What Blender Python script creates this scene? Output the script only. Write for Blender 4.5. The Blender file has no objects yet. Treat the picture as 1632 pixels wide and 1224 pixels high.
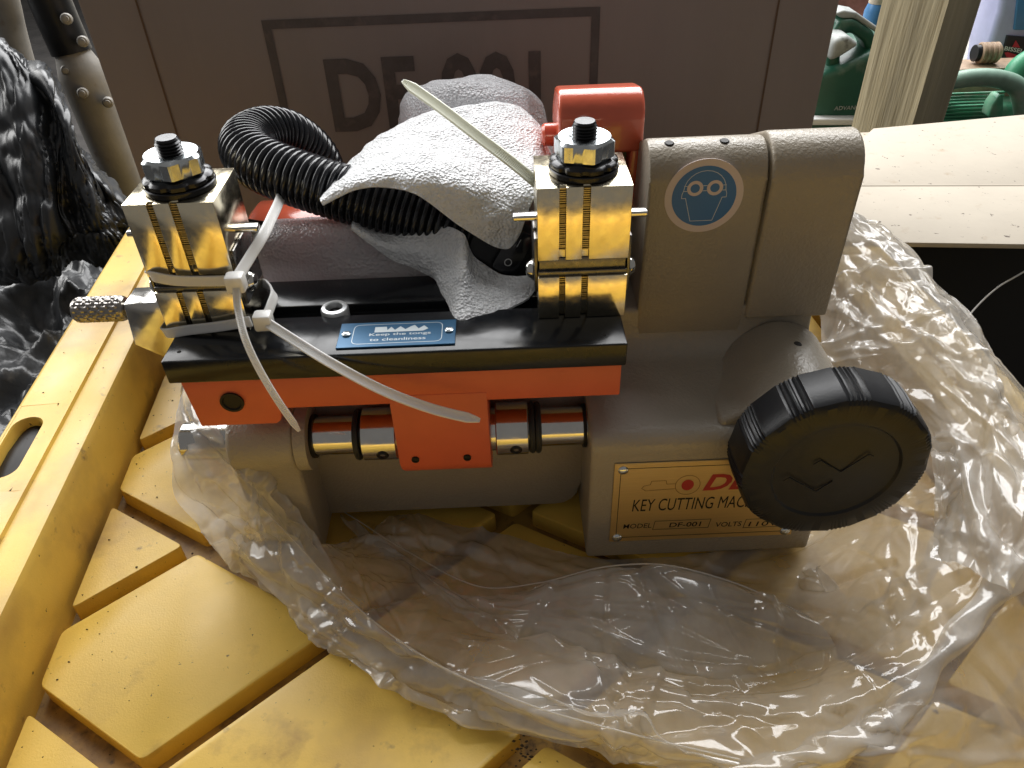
import bpy, bmesh, math, random
from mathutils import Vector, Matrix, noise
random.seed(7)
R_ = math.radians
scene = bpy.context.scene
COL = scene.collection

# ------------------------------------------------------------------ camera
F_PX, CX, CY = 1233.0, 816.0, 612.0
CAM = Vector((0, -.265, .325))
PITCH, ROLL = R_(38.7), R_(2.3)
FWD = Vector((0, math.cos(PITCH), -math.sin(PITCH)))
UP0 = Vector((0, math.sin(PITCH), math.cos(PITCH)))
RT = Vector((1, 0, 0)) * math.cos(ROLL) - UP0 * math.sin(ROLL)
UP = Vector((1, 0, 0)) * math.sin(ROLL) + UP0 * math.cos(ROLL)
cam = bpy.data.cameras.new('camera'); camo = bpy.data.objects.new('camera', cam); COL.objects.link(camo)
cam.sensor_fit = 'HORIZONTAL'; cam.sensor_width = 36.0; cam.lens = 36.0 * F_PX / 1632.0
cam.clip_start = .01; cam.clip_end = 200
m = Matrix((RT, UP, -FWD)).transposed().to_4x4(); m.translation = CAM
camo.matrix_world = m
scene.camera = camo

# ------------------------------------------------------------------ light: an open side of the shed behind the table
w = bpy.data.worlds.new('World'); scene.world = w; w.use_nodes = True
bgn = w.node_tree.nodes['Background']; bgn.inputs[0].default_value = (1.0, .96, .92, 1); bgn.inputs[1].default_value = .18
def area(name, loc, target, sx, sy, power, col):
    l = bpy.data.lights.new(name, 'AREA'); l.shape = 'RECTANGLE'; l.size = sx; l.size_y = sy; l.energy = power; l.color = col
    o = bpy.data.objects.new(name, l); COL.objects.link(o); o.location = loc
    o.rotation_euler = (Vector(target) - Vector(loc)).to_track_quat('-Z', 'Y').to_euler()
    return o
area('open_side_light', (.3, 2.75, 2.55), (0, .1, .05), 4.6, 2.9, 390, (1.0, 1.0, 1.0))
area('open_side_light_left', (-3.0, 1.9, 1.7), (0, .1, .0), 2.6, 2.0, 110, (1.0, .99, .97))
scene.view_settings.view_transform = 'Standard'; scene.view_settings.look = 'None'
scene.view_settings.exposure = 0.0; scene.view_settings.gamma = 1.0; scene.view_settings.use_curve_mapping = False
scene.render.engine = 'CYCLES'
scene.cycles.max_bounces = 10; scene.cycles.transparent_max_bounces = 24; scene.cycles.glossy_bounces = 5
scene.cycles.caustics_reflective = False; scene.cycles.caustics_refractive = False
scene.cycles.use_denoising = True; scene.cycles.sample_clamp_indirect = 6.0

# ------------------------------------------------------------------ helpers
def at(px, py, **kw):
    d = FWD + RT * ((px - CX) / F_PX) - UP * ((py - CY) / F_PX)
    k, v = next(iter(kw.items())); k = 'xyz'.index(k)
    return CAM + d * ((v - CAM[k]) / d[k])
def tag(o, label=None, cat=None, group=None, kind=None):
    if label: o['label'] = label
    if cat: o['category'] = cat
    if group: o['group'] = group
    if kind: o['kind'] = kind
    return o
def thing(name, loc, label, cat, group=None):
    o = bpy.data.objects.new(name, None); COL.objects.link(o); o.location = loc; o.empty_display_size = .02
    return tag(o, label, cat, group)
def wloc(o):
    v = Vector(o.location)
    while o.parent: o = o.parent; v += o.location
    return v
def obj(name, bm, mat, parent=None, smooth=35, recalc=True):
    me = bpy.data.meshes.new(name)
    if recalc: bmesh.ops.recalc_face_normals(bm, faces=bm.faces[:])
    for f in bm.faces: f.smooth = smooth is not None
    bm.to_mesh(me); bm.free()
    if smooth: me.set_sharp_from_angle(angle=R_(smooth))
    me.materials.append(mat)
    o = bpy.data.objects.new(name, me); COL.objects.link(o)
    if parent: o.parent = parent; o.location = -wloc(parent)
    return o
def B(): return bmesh.new()
def merge(bm, tmp):
    me = bpy.data.meshes.new('tmp'); tmp.to_mesh(me); tmp.free(); bm.from_mesh(me); bpy.data.meshes.remove(me); return bm
def bevel(tmp, w, seg=2, ang=30):
    if w <= 0: return
    bmesh.ops.recalc_face_normals(tmp, faces=tmp.faces[:])
    es = [e for e in tmp.edges if len(e.link_faces) == 2 and e.calc_face_angle(0) > R_(ang)]
    bmesh.ops.bevel(tmp, geom=es, offset=w, segments=seg, profile=.5, affect='EDGES', clamp_overlap=True)
def box(bm, x0, x1, y0, y1, z0, z1, bev=.0006, seg=2, mat4=None):
    t = B(); bmesh.ops.create_cube(t, size=1)
    for v in t.verts:
        v.co = Vector(((x0 + x1) / 2 + v.co.x * (x1 - x0), (y0 + y1) / 2 + v.co.y * (y1 - y0), (z0 + z1) / 2 + v.co.z * (z1 - z0)))
    bevel(t, bev, seg)
    if mat4: bmesh.ops.transform(t, matrix=mat4, verts=t.verts)
    return merge(bm, t)
def prism(bm, poly, axis, a0, a1, bev=.0006, seg=2, ang=30, mat4=None):
    """poly in the two other axes, in x-y-z order"""
    t = B()
    def mk(p, a):
        q = list(p); q.insert('xyz'.index(axis), a); return t.verts.new(q)
    A = [mk(p, a0) for p in poly]; Bv = [mk(p, a1) for p in poly]; n = len(poly)
    t.faces.new(A); t.faces.new(Bv[::-1])
    for i in range(n): t.faces.new((A[i], Bv[i], Bv[(i + 1) % n], A[(i + 1) % n]))
    bevel(t, bev, seg, ang)
    if mat4: bmesh.ops.transform(t, matrix=mat4, verts=t.verts)
    return merge(bm, t)
def frame_of(d):
    d = Vector(d).normalized(); h = Vector((0, 0, 1)) if abs(d.z) < .9 else Vector((0, 1, 0))
    a = d.cross(h).normalized(); return a, d.cross(a).normalized(), d
def lathe(bm, prof, c, d, seg=32, rfun=None):
    """prof = [(radius, along)]"""
    a, b, d = frame_of(d); c = Vector(c); rings = []
    for r, h in prof:
        if r < 1e-6: rings.append([bm.verts.new(c + d * h)])
        else:
            rings.append([bm.verts.new(c + d * h + (a * math.cos(2 * math.pi * k / seg) + b * math.sin(2 * math.pi * k / seg)) * (rfun(r, h, 2 * math.pi * k / seg) if rfun else r)) for k in range(seg)])
    for A, Bq in zip(rings, rings[1:]):
        for k in range(seg):
            k2 = (k + 1) % seg
            if len(A) == 1 and len(Bq) == 1: continue
            if len(A) == 1: bm.faces.new((A[0], Bq[k], Bq[k2]))
            elif len(Bq) == 1: bm.faces.new((A[k], A[k2], Bq[0]))
            else: bm.faces.new((A[k], A[k2], Bq[k2], Bq[k]))
    return bm
def cyl(bm, c, d, r, h, seg=32, ch=.0004):
    return lathe(bm, [(0, 0), (r - ch, 0), (r, ch), (r, h - ch), (r - ch, h), (0, h)], c, d, seg)
def crom(p, t):
    n = len(p) - 1; i = min(int(t * n), n - 1); f = t * n - i
    a, b, c, d = p[max(i - 1, 0)], p[i], p[i + 1], p[min(i + 2, n)]
    return .5 * ((2 * b) + (c - a) * f + (2 * a - 5 * b + 4 * c - d) * f * f + (3 * b - a - 3 * c + d) * f ** 3)
def curve(pts, n): return [crom([Vector(p) for p in pts], i / (n - 1)) for i in range(n)]
def tube(bm, pts, rad, seg=12, cap=True):
    n = len(pts); T = [(pts[min(i + 1, n - 1)] - pts[max(i - 1, 0)]).normalized() for i in range(n)]
    a, b, _ = frame_of(T[0]); rings = []
    for i in range(n):
        a = (a - T[i] * a.dot(T[i])).normalized(); b = T[i].cross(a)
        r = rad(i / (n - 1)) if callable(rad) else rad
        rings.append([bm.verts.new(pts[i] + (a * math.cos(2 * math.pi * k / seg) + b * math.sin(2 * math.pi * k / seg)) * r) for k in range(seg)])
    for A, Bq in zip(rings, rings[1:]):
        for k in range(seg): bm.faces.new((A[k], A[(k + 1) % seg], Bq[(k + 1) % seg], Bq[k]))
    if cap: bm.faces.new(rings[0][::-1]); bm.faces.new(rings[-1])
    return bm
def ribbon(bm, pts, width, thick, nrm, teeth=False):
    """flat strap along pts; width may be a function of t"""
    n = len(pts); rings = []
    for i in range(n):
        T = (pts[min(i + 1, n - 1)] - pts[max(i - 1, 0)]).normalized()
        N = Vector(nrm(i / (n - 1)) if callable(nrm) else nrm); N = (N - T * N.dot(T)).normalized(); S = T.cross(N)
        w_ = (width(i / (n - 1)) if callable(width) else width) / 2; h = thick / 2
        c = pts[i]
        rings.append([bm.verts.new(c + S * sx * w_ + N * sz * h) for sx, sz in ((-1, -.6), (-.8, -1), (.8, -1), (1, -.6), (1, .6), (.8, 1), (.45, .75 if not teeth or i % 2 else .35), (-.45, .75 if not teeth or i % 2 else .35), (-.8, 1), (-1, .6))])
    k = len(rings[0])
    for A, Bq in zip(rings, rings[1:]):
        for j in range(k): bm.faces.new((A[j], A[(j + 1) % k], Bq[(j + 1) % k], Bq[j]))
    bm.faces.new(rings[0][::-1]); bm.faces.new(rings[-1])
    return bm
def sheet(rows, nu, nv, disp=None, thick=0.0, close_u=False):
    """smooth grid through rows of control points (rows x cols)"""
    rows = [[Vector(p) for p in r] for r in rows]
    fine = [[crom(r, i / (nu - 1)) for i in range(nu)] for r in rows]
    G = [[None] * nu for _ in range(nv)]
    for i in range(nu):
        c = [fr[i] for fr in fine]
        for j in range(nv): G[j][i] = crom(c, j / (nv - 1))
    N = [[None] * nu for _ in range(nv)]
    for j in range(nv):
        for i in range(nu):
            du = G[j][min(i + 1, nu - 1)] - G[j][max(i - 1, 0)]; dv = G[min(j + 1, nv - 1)][i] - G[max(j - 1, 0)][i]
            n_ = du.cross(dv); N[j][i] = n_.normalized() if n_.length > 1e-12 else Vector((0, 0, 1))
    if disp:
        G = [[disp(G[j][i], N[j][i], i / (nu - 1), j / (nv - 1)) for i in range(nu)] for j in range(nv)]
    bm = B()
    V = [[bm.verts.new(p) for p in r] for r in G]
    for j in range(nv - 1):
        for i in range(nu - 1): bm.faces.new((V[j][i], V[j][i + 1], V[j + 1][i + 1], V[j + 1][i]))
    if thick:
        W = [[bm.verts.new(G[j][i] - N[j][i] * thick) for i in range(nu)] for j in range(nv)]
        for j in range(nv - 1):
            for i in range(nu - 1): bm.faces.new((W[j][i], W[j + 1][i], W[j + 1][i + 1], W[j][i + 1]))
        for j in range(nv - 1):
            bm.faces.new((V[j][0], V[j + 1][0], W[j + 1][0], W[j][0])); bm.faces.new((V[j][-1], W[j][-1], W[j + 1][-1], V[j + 1][-1]))
        for i in range(nu - 1):
            bm.faces.new((V[0][i], W[0][i], W[0][i + 1], V[0][i + 1])); bm.faces.new((V[-1][i], V[-1][i + 1], W[-1][i + 1], W[-1][i]))
    return bm
def fn(p, s, off=0.0): return noise.noise(Vector((p[0] * s + off, p[1] * s + off * 1.7, p[2] * s - off)))
def ridge(p, s, off=0.0): return 1 - 2 * min(1, abs(fn(p, s, off)) * 1.9)
def text(name, body, mat, parent, origin, ex, ez, width=None, height=None, size=.01, extrude=.00008, bold=0.0, shear=0.0, center=False):
    """flat lettering: origin = lower left, ex = reading direction, ez = up on the surface"""
    cu = bpy.data.curves.new(name, 'FONT'); cu.body = body; cu.size = 1; cu.extrude = 0; cu.offset = bold; cu.shear = shear
    cu.resolution_u = 3
    t = bpy.data.objects.new(name, cu); COL.objects.link(t); bpy.context.view_layer.update()
    me = bpy.data.meshes.new_from_object(t.evaluated_get(bpy.context.evaluated_depsgraph_get()))
    bpy.data.objects.remove(t); bpy.data.curves.remove(cu)
    xs = [v.co.x for v in me.vertices]; ys = [v.co.y for v in me.vertices]
    x0, x1, y0, y1 = min(xs), max(xs), min(ys), max(ys)
    sx = width / (x1 - x0) if width else size; sy = height / (y1 - y0) if height else (sx if width else size)
    if not width: sx = sy if height else size
    ex = Vector(ex).normalized(); ez = Vector(ez).normalized(); o0 = Vector(origin)
    if center: o0 = o0 - ex * sx * (x1 - x0) / 2
    for v in me.vertices: v.co = o0 + ex * (v.co.x - x0) * sx + ez * (v.co.y - y0) * sy
    me.materials.clear(); me.materials.append(mat)
    o = bpy.data.objects.new(name, me); COL.objects.link(o)
    if parent: o.parent = parent; o.location = -wloc(parent)
    return o

# ------------------------------------------------------------------ materials
def mat(name, base, rough=.5, metal=0.0, var=.0, vscale=60, bump=0, bscale=200, spots=None, coat=0.0, spec=.5, rvar=0.0, aniso=None, detail=4, bdist=.001, sss=0):
    M = bpy.data.materials.new(name); M.use_nodes = True; nt = M.node_tree; n = nt.nodes; p = n['Principled BSDF']
    tc = n.new('ShaderNodeTexCoord'); L = nt.links.new
    p.inputs['Base Color'].default_value = (*base, 1); p.inputs['Roughness'].default_value = rough; p.inputs['Metallic'].default_value = metal
    p.inputs['Specular IOR Level'].default_value = spec; p.inputs['Coat Weight'].default_value = coat; p.inputs['Coat Roughness'].default_value = .08
    src = tc.outputs['Object']
    if aniso:
        mp = n.new('ShaderNodeMapping'); mp.inputs['Scale'].default_value = aniso; L(src, mp.inputs[0]); src = mp.outputs[0]
    col = None
    if var:
        nz = n.new('ShaderNodeTexNoise'); nz.inputs['Scale'].default_value = vscale; nz.inputs['Detail'].default_value = 6; nz.inputs['Roughness'].default_value = .65; L(src, nz.inputs['Vector'])
        rp = n.new('ShaderNodeValToRGB'); rp.color_ramp.elements[0].position = .3; rp.color_ramp.elements[1].position = .7
        rp.color_ramp.elements[0].color = (*[c * (1 - var) for c in base], 1); rp.color_ramp.elements[1].color = (*[min(1, c * (1 + var)) for c in base], 1)
        L(nz.outputs['Fac'], rp.inputs[0]); col = rp.outputs[0]
    for sp in (spots or []):
        scol, sscale, lo, hi = sp[:4]
        nz = n.new('ShaderNodeTexNoise'); nz.inputs['Scale'].default_value = sscale; nz.inputs['Detail'].default_value = 5; nz.inputs['Roughness'].default_value = .6
        L(tc.outputs['Object'], nz.inputs['Vector'])
        rp = n.new('ShaderNodeMapRange'); rp.inputs['From Min'].default_value = lo; rp.inputs['From Max'].default_value = hi; L(nz.outputs['Fac'], rp.inputs['Value'])
        mx = n.new('ShaderNodeMix'); mx.data_type = 'RGBA'
        L(rp.outputs[0], mx.inputs['Factor'])
        if col: L(col, mx.inputs['A'])
        else: mx.inputs['A'].default_value = (*base, 1)
        mx.inputs['B'].default_value = (*scol, 1); col = mx.outputs['Result']
    if col: L(col, p.inputs['Base Color'])
    if rvar:
        nz = n.new('ShaderNodeTexNoise'); nz.inputs['Scale'].default_value = vscale * 1.7; nz.inputs['Detail'].default_value = 5; L(src, nz.inputs['Vector'])
        rp = n.new('ShaderNodeMapRange'); rp.inputs['From Min'].default_value = .3; rp.inputs['From Max'].default_value = .7
        rp.inputs['To Min'].default_value = max(.02, rough - rvar); rp.inputs['To Max'].default_value = rough + rvar; L(nz.outputs['Fac'], rp.inputs['Value']); L(rp.outputs[0], p.inputs['Roughness'])
    if bump:
        nz = n.new('ShaderNodeTexNoise'); nz.inputs['Scale'].default_value = bscale; nz.inputs['Detail'].default_value = detail; nz.inputs['Roughness'].default_value = .6; L(src, nz.inputs['Vector'])
        bp = n.new('ShaderNodeBump'); bp.inputs['Strength'].default_value = bump; bp.inputs['Distance'].default_value = bdist; L(nz.outputs['Fac'], bp.inputs['Height']); L(bp.outputs[0], p.inputs['Normal'])
    if sss:
        p.inputs['Subsurface Weight'].default_value = sss; p.inputs['Subsurface Radius'].default_value = (.004, .004, .004); p.inputs['Subsurface Scale'].default_value = 1
    return M
DIRT = (.045, .03, .015)
YELLOW = mat('yellow_plastic', (.74, .49, .09), .42, var=.10, vscale=14, bump=.25, bscale=900, bdist=.0004, rvar=.1,
             spots=[((.34, .20, .05), 26, .60, .82), (DIRT, 330, .69, .73), (DIRT, 95, .70, .74), ((.42, .25, .07), 9, .52, .74), ((.24, .15, .06), 60, .64, .76)])
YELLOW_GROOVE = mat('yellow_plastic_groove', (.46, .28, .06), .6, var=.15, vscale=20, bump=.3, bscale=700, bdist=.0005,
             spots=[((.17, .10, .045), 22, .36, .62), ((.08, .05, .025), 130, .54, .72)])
TAN = mat('hammered_tan_paint', (.325, .285, .225), .34, var=.05, vscale=30, bump=.6, bscale=560, detail=2, bdist=.0008, rvar=.06)
RED = mat('orange_red_paint', (.60, .115, .055), .45, var=.06, vscale=40, bump=.12, bscale=500, bdist=.0005)
REDGLOSS = mat('glossy_red_paint', (.66, .12, .06), .22, var=.06, vscale=40, bump=.22, bscale=160, detail=2, bdist=.0008, coat=.4)
NICKEL = mat('polished_nickel', (.82, .74, .55), .19, 1.0, var=.05, vscale=200, bump=.05, bscale=260, bdist=.0003, rvar=.06, spots=[((.45, .40, .30), 500, .68, .74)])
STEEL = mat('bright_steel', (.62, .61, .58), .16, 1.0, var=.06, vscale=120, rvar=.06, bump=.04, bscale=900, bdist=.0002)
DSTEEL = mat('dark_steel', (.16, .155, .15), .3, .9, var=.2, vscale=200, rvar=.08)
ZINC = mat('zinc_plated', (.62, .66, .68), .2, 1.0, var=.1, vscale=200, rvar=.08)
ZINC_LIT = mat('lit_zinc', (.80, .82, .83), .42, .7, var=.1, vscale=300)  # zinc whitened so the screw ring looks lit; highlight is in the colour
BLACKOX = mat('black_oxide', (.010, .011, .013), .20, 0.0, var=.2, vscale=90, bump=.05, bscale=300, bdist=.0003, rvar=.05, spec=.35)
BLACKSTEEL = mat('black_washer_steel', (.02, .02, .022), .25, .5, rvar=.05)
BLACKPL = mat('black_plastic', (.012, .0125, .014), .33, bump=.15, bscale=700, bdist=.0004, var=.15, spec=.28)
BLACKGL = mat('black_gloss_plastic', (.010, .011, .014), .2, var=.15)
RUBBER = mat('black_rubber', (.012, .012, .012), .6)
SLOTMAT = mat('slot_brass', (.34, .29, .19), .35, 1.0, var=.25, vscale=400)
GOLD = mat('gold_nameplate', (.78, .56, .24), .42, .85, var=.05, vscale=60, bump=.06, bscale=500, bdist=.0002, aniso=(1, 1, 30))
INK = mat('black_ink', (.012, .010, .009), .5, spec=.25)
REDINK = mat('red_ink', (.40, .025, .02), .45)
FAINTINK = mat('faint_brown_ink', (.34, .17, .05), .4, .6)
PBLUE = mat('blue_plate', (.018, .085, .17), .3, .4, var=.1, vscale=80)
PLIGHT = mat('plate_light_print', (.45, .50, .52), .35, .3)
STBLUE = mat('sticker_blue', (.012, .14, .40), .4)
STPINK = mat('sticker_border', (.62, .53, .52), .45)
STLINE = mat('sticker_line', (.55, .62, .68), .45)
TIE = mat('nylon_tie', (.78, .77, .74), .35, sss=.4)
TIEG = mat('nylon_tie_yellowish', (.60, .61, .47), .38, sss=.4)
CARD = mat('brown_cardboard', (.265, .222, .20), .8, var=.06, vscale=18, bump=.25, bscale=260, bdist=.0006, aniso=(1, 1, .12))
CARDINK = mat('cardboard_ink', (.10, .085, .08), .75, var=.2, vscale=60, spots=[((.16, .125, .11), 90, .56, .74)])
WHITECARD = mat('white_cardboard', (.52, .46, .37), .7, var=.05, vscale=20, bump=.2, bscale=150, bdist=.0006,
             spots=[((.42, .33, .23), 60, .62, .78), ((.10, .07, .05), 130, .665, .70), ((.10, .07, .05), 300, .69, .72)])
WOOD = mat('weathered_wood', (.40, .35, .23), .8, var=.38, vscale=26, bump=.9, bscale=60, aniso=(1, 1, .06), bdist=.006)
PIPE = mat('grey_painted_pipe', (.25, .235, .21), .55, var=.15, vscale=30, spots=[((.16, .10, .06), 45, .60, .75)], bump=.2, bscale=150)
TARP = mat('black_plastic_film', (.012, .014, .017), .36, var=.2, vscale=30, bump=.12, bscale=30, bdist=.004, spec=.55)
GREEN = mat('green_plastic', (.015, .085, .052), .38, var=.15, vscale=20, spots=[((.20, .22, .18), 12, .60, .85)])
GREEN2 = mat('light_green_plastic', (.06, .27, .15), .4, var=.15, vscale=20, spots=[((.34, .36, .30), 14, .55, .8)])
GREY = mat('dusty_grey_plastic', (.30, .32, .31), .6, var=.25, vscale=30, spots=[((.10, .10, .10), 40, .6, .7)])
CONC = mat('rough_concrete', (.46, .43, .37), .9, var=.25, vscale=16, bump=.9, bscale=40, bdist=.006, spots=[((.15, .13, .10), 30, .62, .72)])
FLOORM = mat('dark_earth_floor', (.035, .032, .030), .9, var=.4, vscale=8, bump=.6, bscale=20, bdist=.01)
MATTM = mat('cream_mat', (.66, .60, .40), .85, var=.15, vscale=30)
BROWNPL = mat('brown_rusty_metal', (.28, .19, .12), .6, var=.3, vscale=60, bump=.4, bscale=120)
BLUEPL = mat('blue_plastic', (.06, .20, .42), .35, var=.1, vscale=30)
PALEBLUE = mat('pale_lilac_plastic', (.42, .44, .66), .3, var=.1, vscale=30)
WHITEPL = mat('white_plastic', (.75, .75, .74), .4)
LABELBLK = mat('black_label', (.015, .013, .015), .4)
LABELRED = mat('red_label_print', (.55, .03, .05), .4)
def film_mat(name, haze, tint=(.97, .96, .94), rough=.07, hazecol=(.86, .84, .80), bscale=90, bstr=.5):
    M = bpy.data.materials.new(name); M.use_nodes = True; nt = M.node_tree; n = nt.nodes; L = nt.links.new; n.clear()
    out = n.new('ShaderNodeOutputMaterial'); tr = n.new('ShaderNodeBsdfTransparent'); tr.inputs[0].default_value = (*tint, 1)
    gl = n.new('ShaderNodeBsdfGlossy'); gl.inputs['Roughness'].default_value = rough
    df = n.new('ShaderNodeBsdfDiffuse'); df.inputs[0].default_value = (*hazecol, 1); tl = n.new('ShaderNodeBsdfTranslucent'); tl.inputs[0].default_value = (*hazecol, 1)
    dm = n.new('ShaderNodeMixShader'); dm.inputs[0].default_value = .5; L(df.outputs[0], dm.inputs[1]); L(tl.outputs[0], dm.inputs[2])
    m1 = n.new('ShaderNodeMixShader'); L(tr.outputs[0], m1.inputs[1]); L(dm.outputs[0], m1.inputs[2])
    tc = n.new('ShaderNodeTexCoord'); nz = n.new('ShaderNodeTexNoise'); nz.inputs['Scale'].default_value = 35; nz.inputs['Detail'].default_value = 5; L(tc.outputs['Object'], nz.inputs['Vector'])
    mr = n.new('ShaderNodeMapRange'); mr.inputs['From Min'].default_value = .3; mr.inputs['From Max'].default_value = .75; mr.inputs['To Min'].default_value = haze * .6; mr.inputs['To Max'].default_value = haze * 1.45
    L(nz.outputs['Fac'], mr.inputs['Value']); L(mr.outputs[0], m1.inputs[0])
    ge = n.new('ShaderNodeNewGeometry'); dt = n.new('ShaderNodeVectorMath'); dt.operation = 'DOT_PRODUCT'; L(ge.outputs['Normal'], dt.inputs[0]); L(ge.outputs['Incoming'], dt.inputs[1])
    ab = n.new('ShaderNodeMath'); ab.operation = 'ABSOLUTE'; L(dt.outputs['Value'], ab.inputs[0]); om = n.new('ShaderNodeMath'); om.operation = 'SUBTRACT'; om.inputs[0].default_value = 1.0; L(ab.outputs[0], om.inputs[1])
    fr = n.new('ShaderNodeMath'); fr.operation = 'POWER'; fr.inputs[1].default_value = 4.0; L(om.outputs[0], fr.inputs[0])
    mp = n.new('ShaderNodeMath'); mp.operation = 'MULTIPLY_ADD'; mp.inputs[1].default_value = .80; mp.inputs[2].default_value = .075; mp.use_clamp = True
    n2 = n.new('ShaderNodeTexNoise'); n2.inputs['Scale'].default_value = bscale; n2.inputs['Detail'].default_value = 3; n2.inputs['Distortion'].default_value = 1.2; L(tc.outputs['Object'], n2.inputs['Vector'])
    bp = n.new('ShaderNodeBump'); bp.inputs['Strength'].default_value = bstr; bp.inputs['Distance'].default_value = .003; L(n2.outputs['Fac'], bp.inputs['Height'])
    L(bp.outputs[0], gl.inputs['Normal'])
    L(fr.outputs[0], mp.inputs[0])
    m2 = n.new('ShaderNodeMixShader'); L(mp.outputs[0], m2.inputs[0]); L(m1.outputs[0], m2.inputs[1]); L(gl.outputs[0], m2.inputs[2]); L(m2.outputs[0], out.inputs[0])
    return M
FILM = film_mat('clear_polythene', .45, bscale=30, bstr=.06, rough=.11)
FILM2 = film_mat('clear_polythene_layers', .58, bscale=30, bstr=.06, rough=.12)
def foam_mat(name, base, transl=.55, alpha=0.0):
    M = bpy.data.materials.new(name); M.use_nodes = True; nt = M.node_tree; n = nt.nodes; L = nt.links.new; n.clear()
    out = n.new('ShaderNodeOutputMaterial'); p = n.new('ShaderNodeBsdfPrincipled'); p.inputs['Base Color'].default_value = (*base, 1); p.inputs['Roughness'].default_value = .22
    p.inputs['Specular IOR Level'].default_value = .6
    tl = n.new('ShaderNodeBsdfTranslucent'); tl.inputs[0].default_value = (*base, 1)
    tc = n.new('ShaderNodeTexCoord'); vo = n.new('ShaderNodeTexVoronoi'); vo.feature = 'SMOOTH_F1'; vo.inputs['Scale'].default_value = 760; vo.inputs['Smoothness'].default_value = .4
    nz = n.new('ShaderNodeTexNoise'); nz.inputs['Scale'].default_value = 240; nz.inputs['Detail'].default_value = 3; L(tc.outputs['Object'], nz.inputs['Vector'])
    ad = n.new('ShaderNodeMath'); ad.operation = 'ADD'
    L(tc.outputs['Object'], vo.inputs['Vector']); L(vo.outputs['Distance'], ad.inputs[0]); L(nz.outputs['Fac'], ad.inputs[1])
    bp = n.new('ShaderNodeBump'); bp.inputs['Strength'].default_value = .8; bp.inputs['Distance'].default_value = .0015; L(ad.outputs[0], bp.inputs['Height'])
    L(bp.outputs[0], p.inputs['Normal'])
    m1 = n.new('ShaderNodeMixShader'); m1.inputs[0].default_value = transl; L(p.outputs[0], m1.inputs[1]); L(tl.outputs[0], m1.inputs[2])
    last = m1
    if alpha:
        tr = n.new('ShaderNodeBsdfTransparent'); m2 = n.new('ShaderNodeMixShader'); m2.inputs[0].default_value = alpha; L(m1.outputs[0], m2.inputs[1]); L(tr.outputs[0], m2.inputs[2]); last = m2
    L(last.outputs[0], out.inputs[0])
    return M
FOAM = foam_mat('white_foam', (.95, .96, .97), .25)
FOAMTHIN = foam_mat('thin_white_foam', (.80, .80, .82), .45, .22)

# ------------------------------------------------------------------ setting
bm = B(); box(bm, -6, 6, -3, 8, -.80, -.75, 0); tag(obj('floor', bm, FLOORM, smooth=None), kind='structure')

# ------------------------------------------------------------------ yellow work table
TA = R_(4.4)
TU = Vector((-math.sin(TA), math.cos(TA), 0)); TV = Vector((math.cos(TA), math.sin(TA), 0))
TM = Matrix((TV, TU, Vector((0, 0, 1)))).transposed().to_4x4()
V0, V1, U0, U1 = -.238, .250, -.36, .47
ZP = -.010
table = thing('work_table', (0, 0, -.75), 'yellow plastic work table with raised rim and diamond shaped pads under the machine', 'table')
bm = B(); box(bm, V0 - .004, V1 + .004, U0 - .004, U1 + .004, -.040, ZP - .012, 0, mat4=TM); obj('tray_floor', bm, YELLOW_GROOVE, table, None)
# rim: cross-section running round the tray
RZ = .028
def rim_prof(sgn, base):   # (offset outwards, z)
    pts = [(0, -.03), (0, -.012), (.0025, RZ - .005), (.0045, RZ - .0012), (.008, RZ), (.0215, RZ - .0005), (.0225, RZ + .0014), (.052, RZ + .0016), (.0558, RZ - .001), (.0575, RZ - .006), (.0575, -.07), (.05, -.07), (.05, -.03)]
    return [(base + sgn * a, z) for a, z in pts]
SLOTU = (.062, .112); SLOTV = (V0 - .050, V0 - .0335)
def rim_long(sgn, base, u0, u1, slot=None):
    b = B()
    if not slot:
        t = B(); prism(t, rim_prof(sgn, base), 'y', u0, u1, 0); bmesh.ops.transform(t, matrix=TM, verts=t.verts); merge(b, t)
    return b
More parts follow.
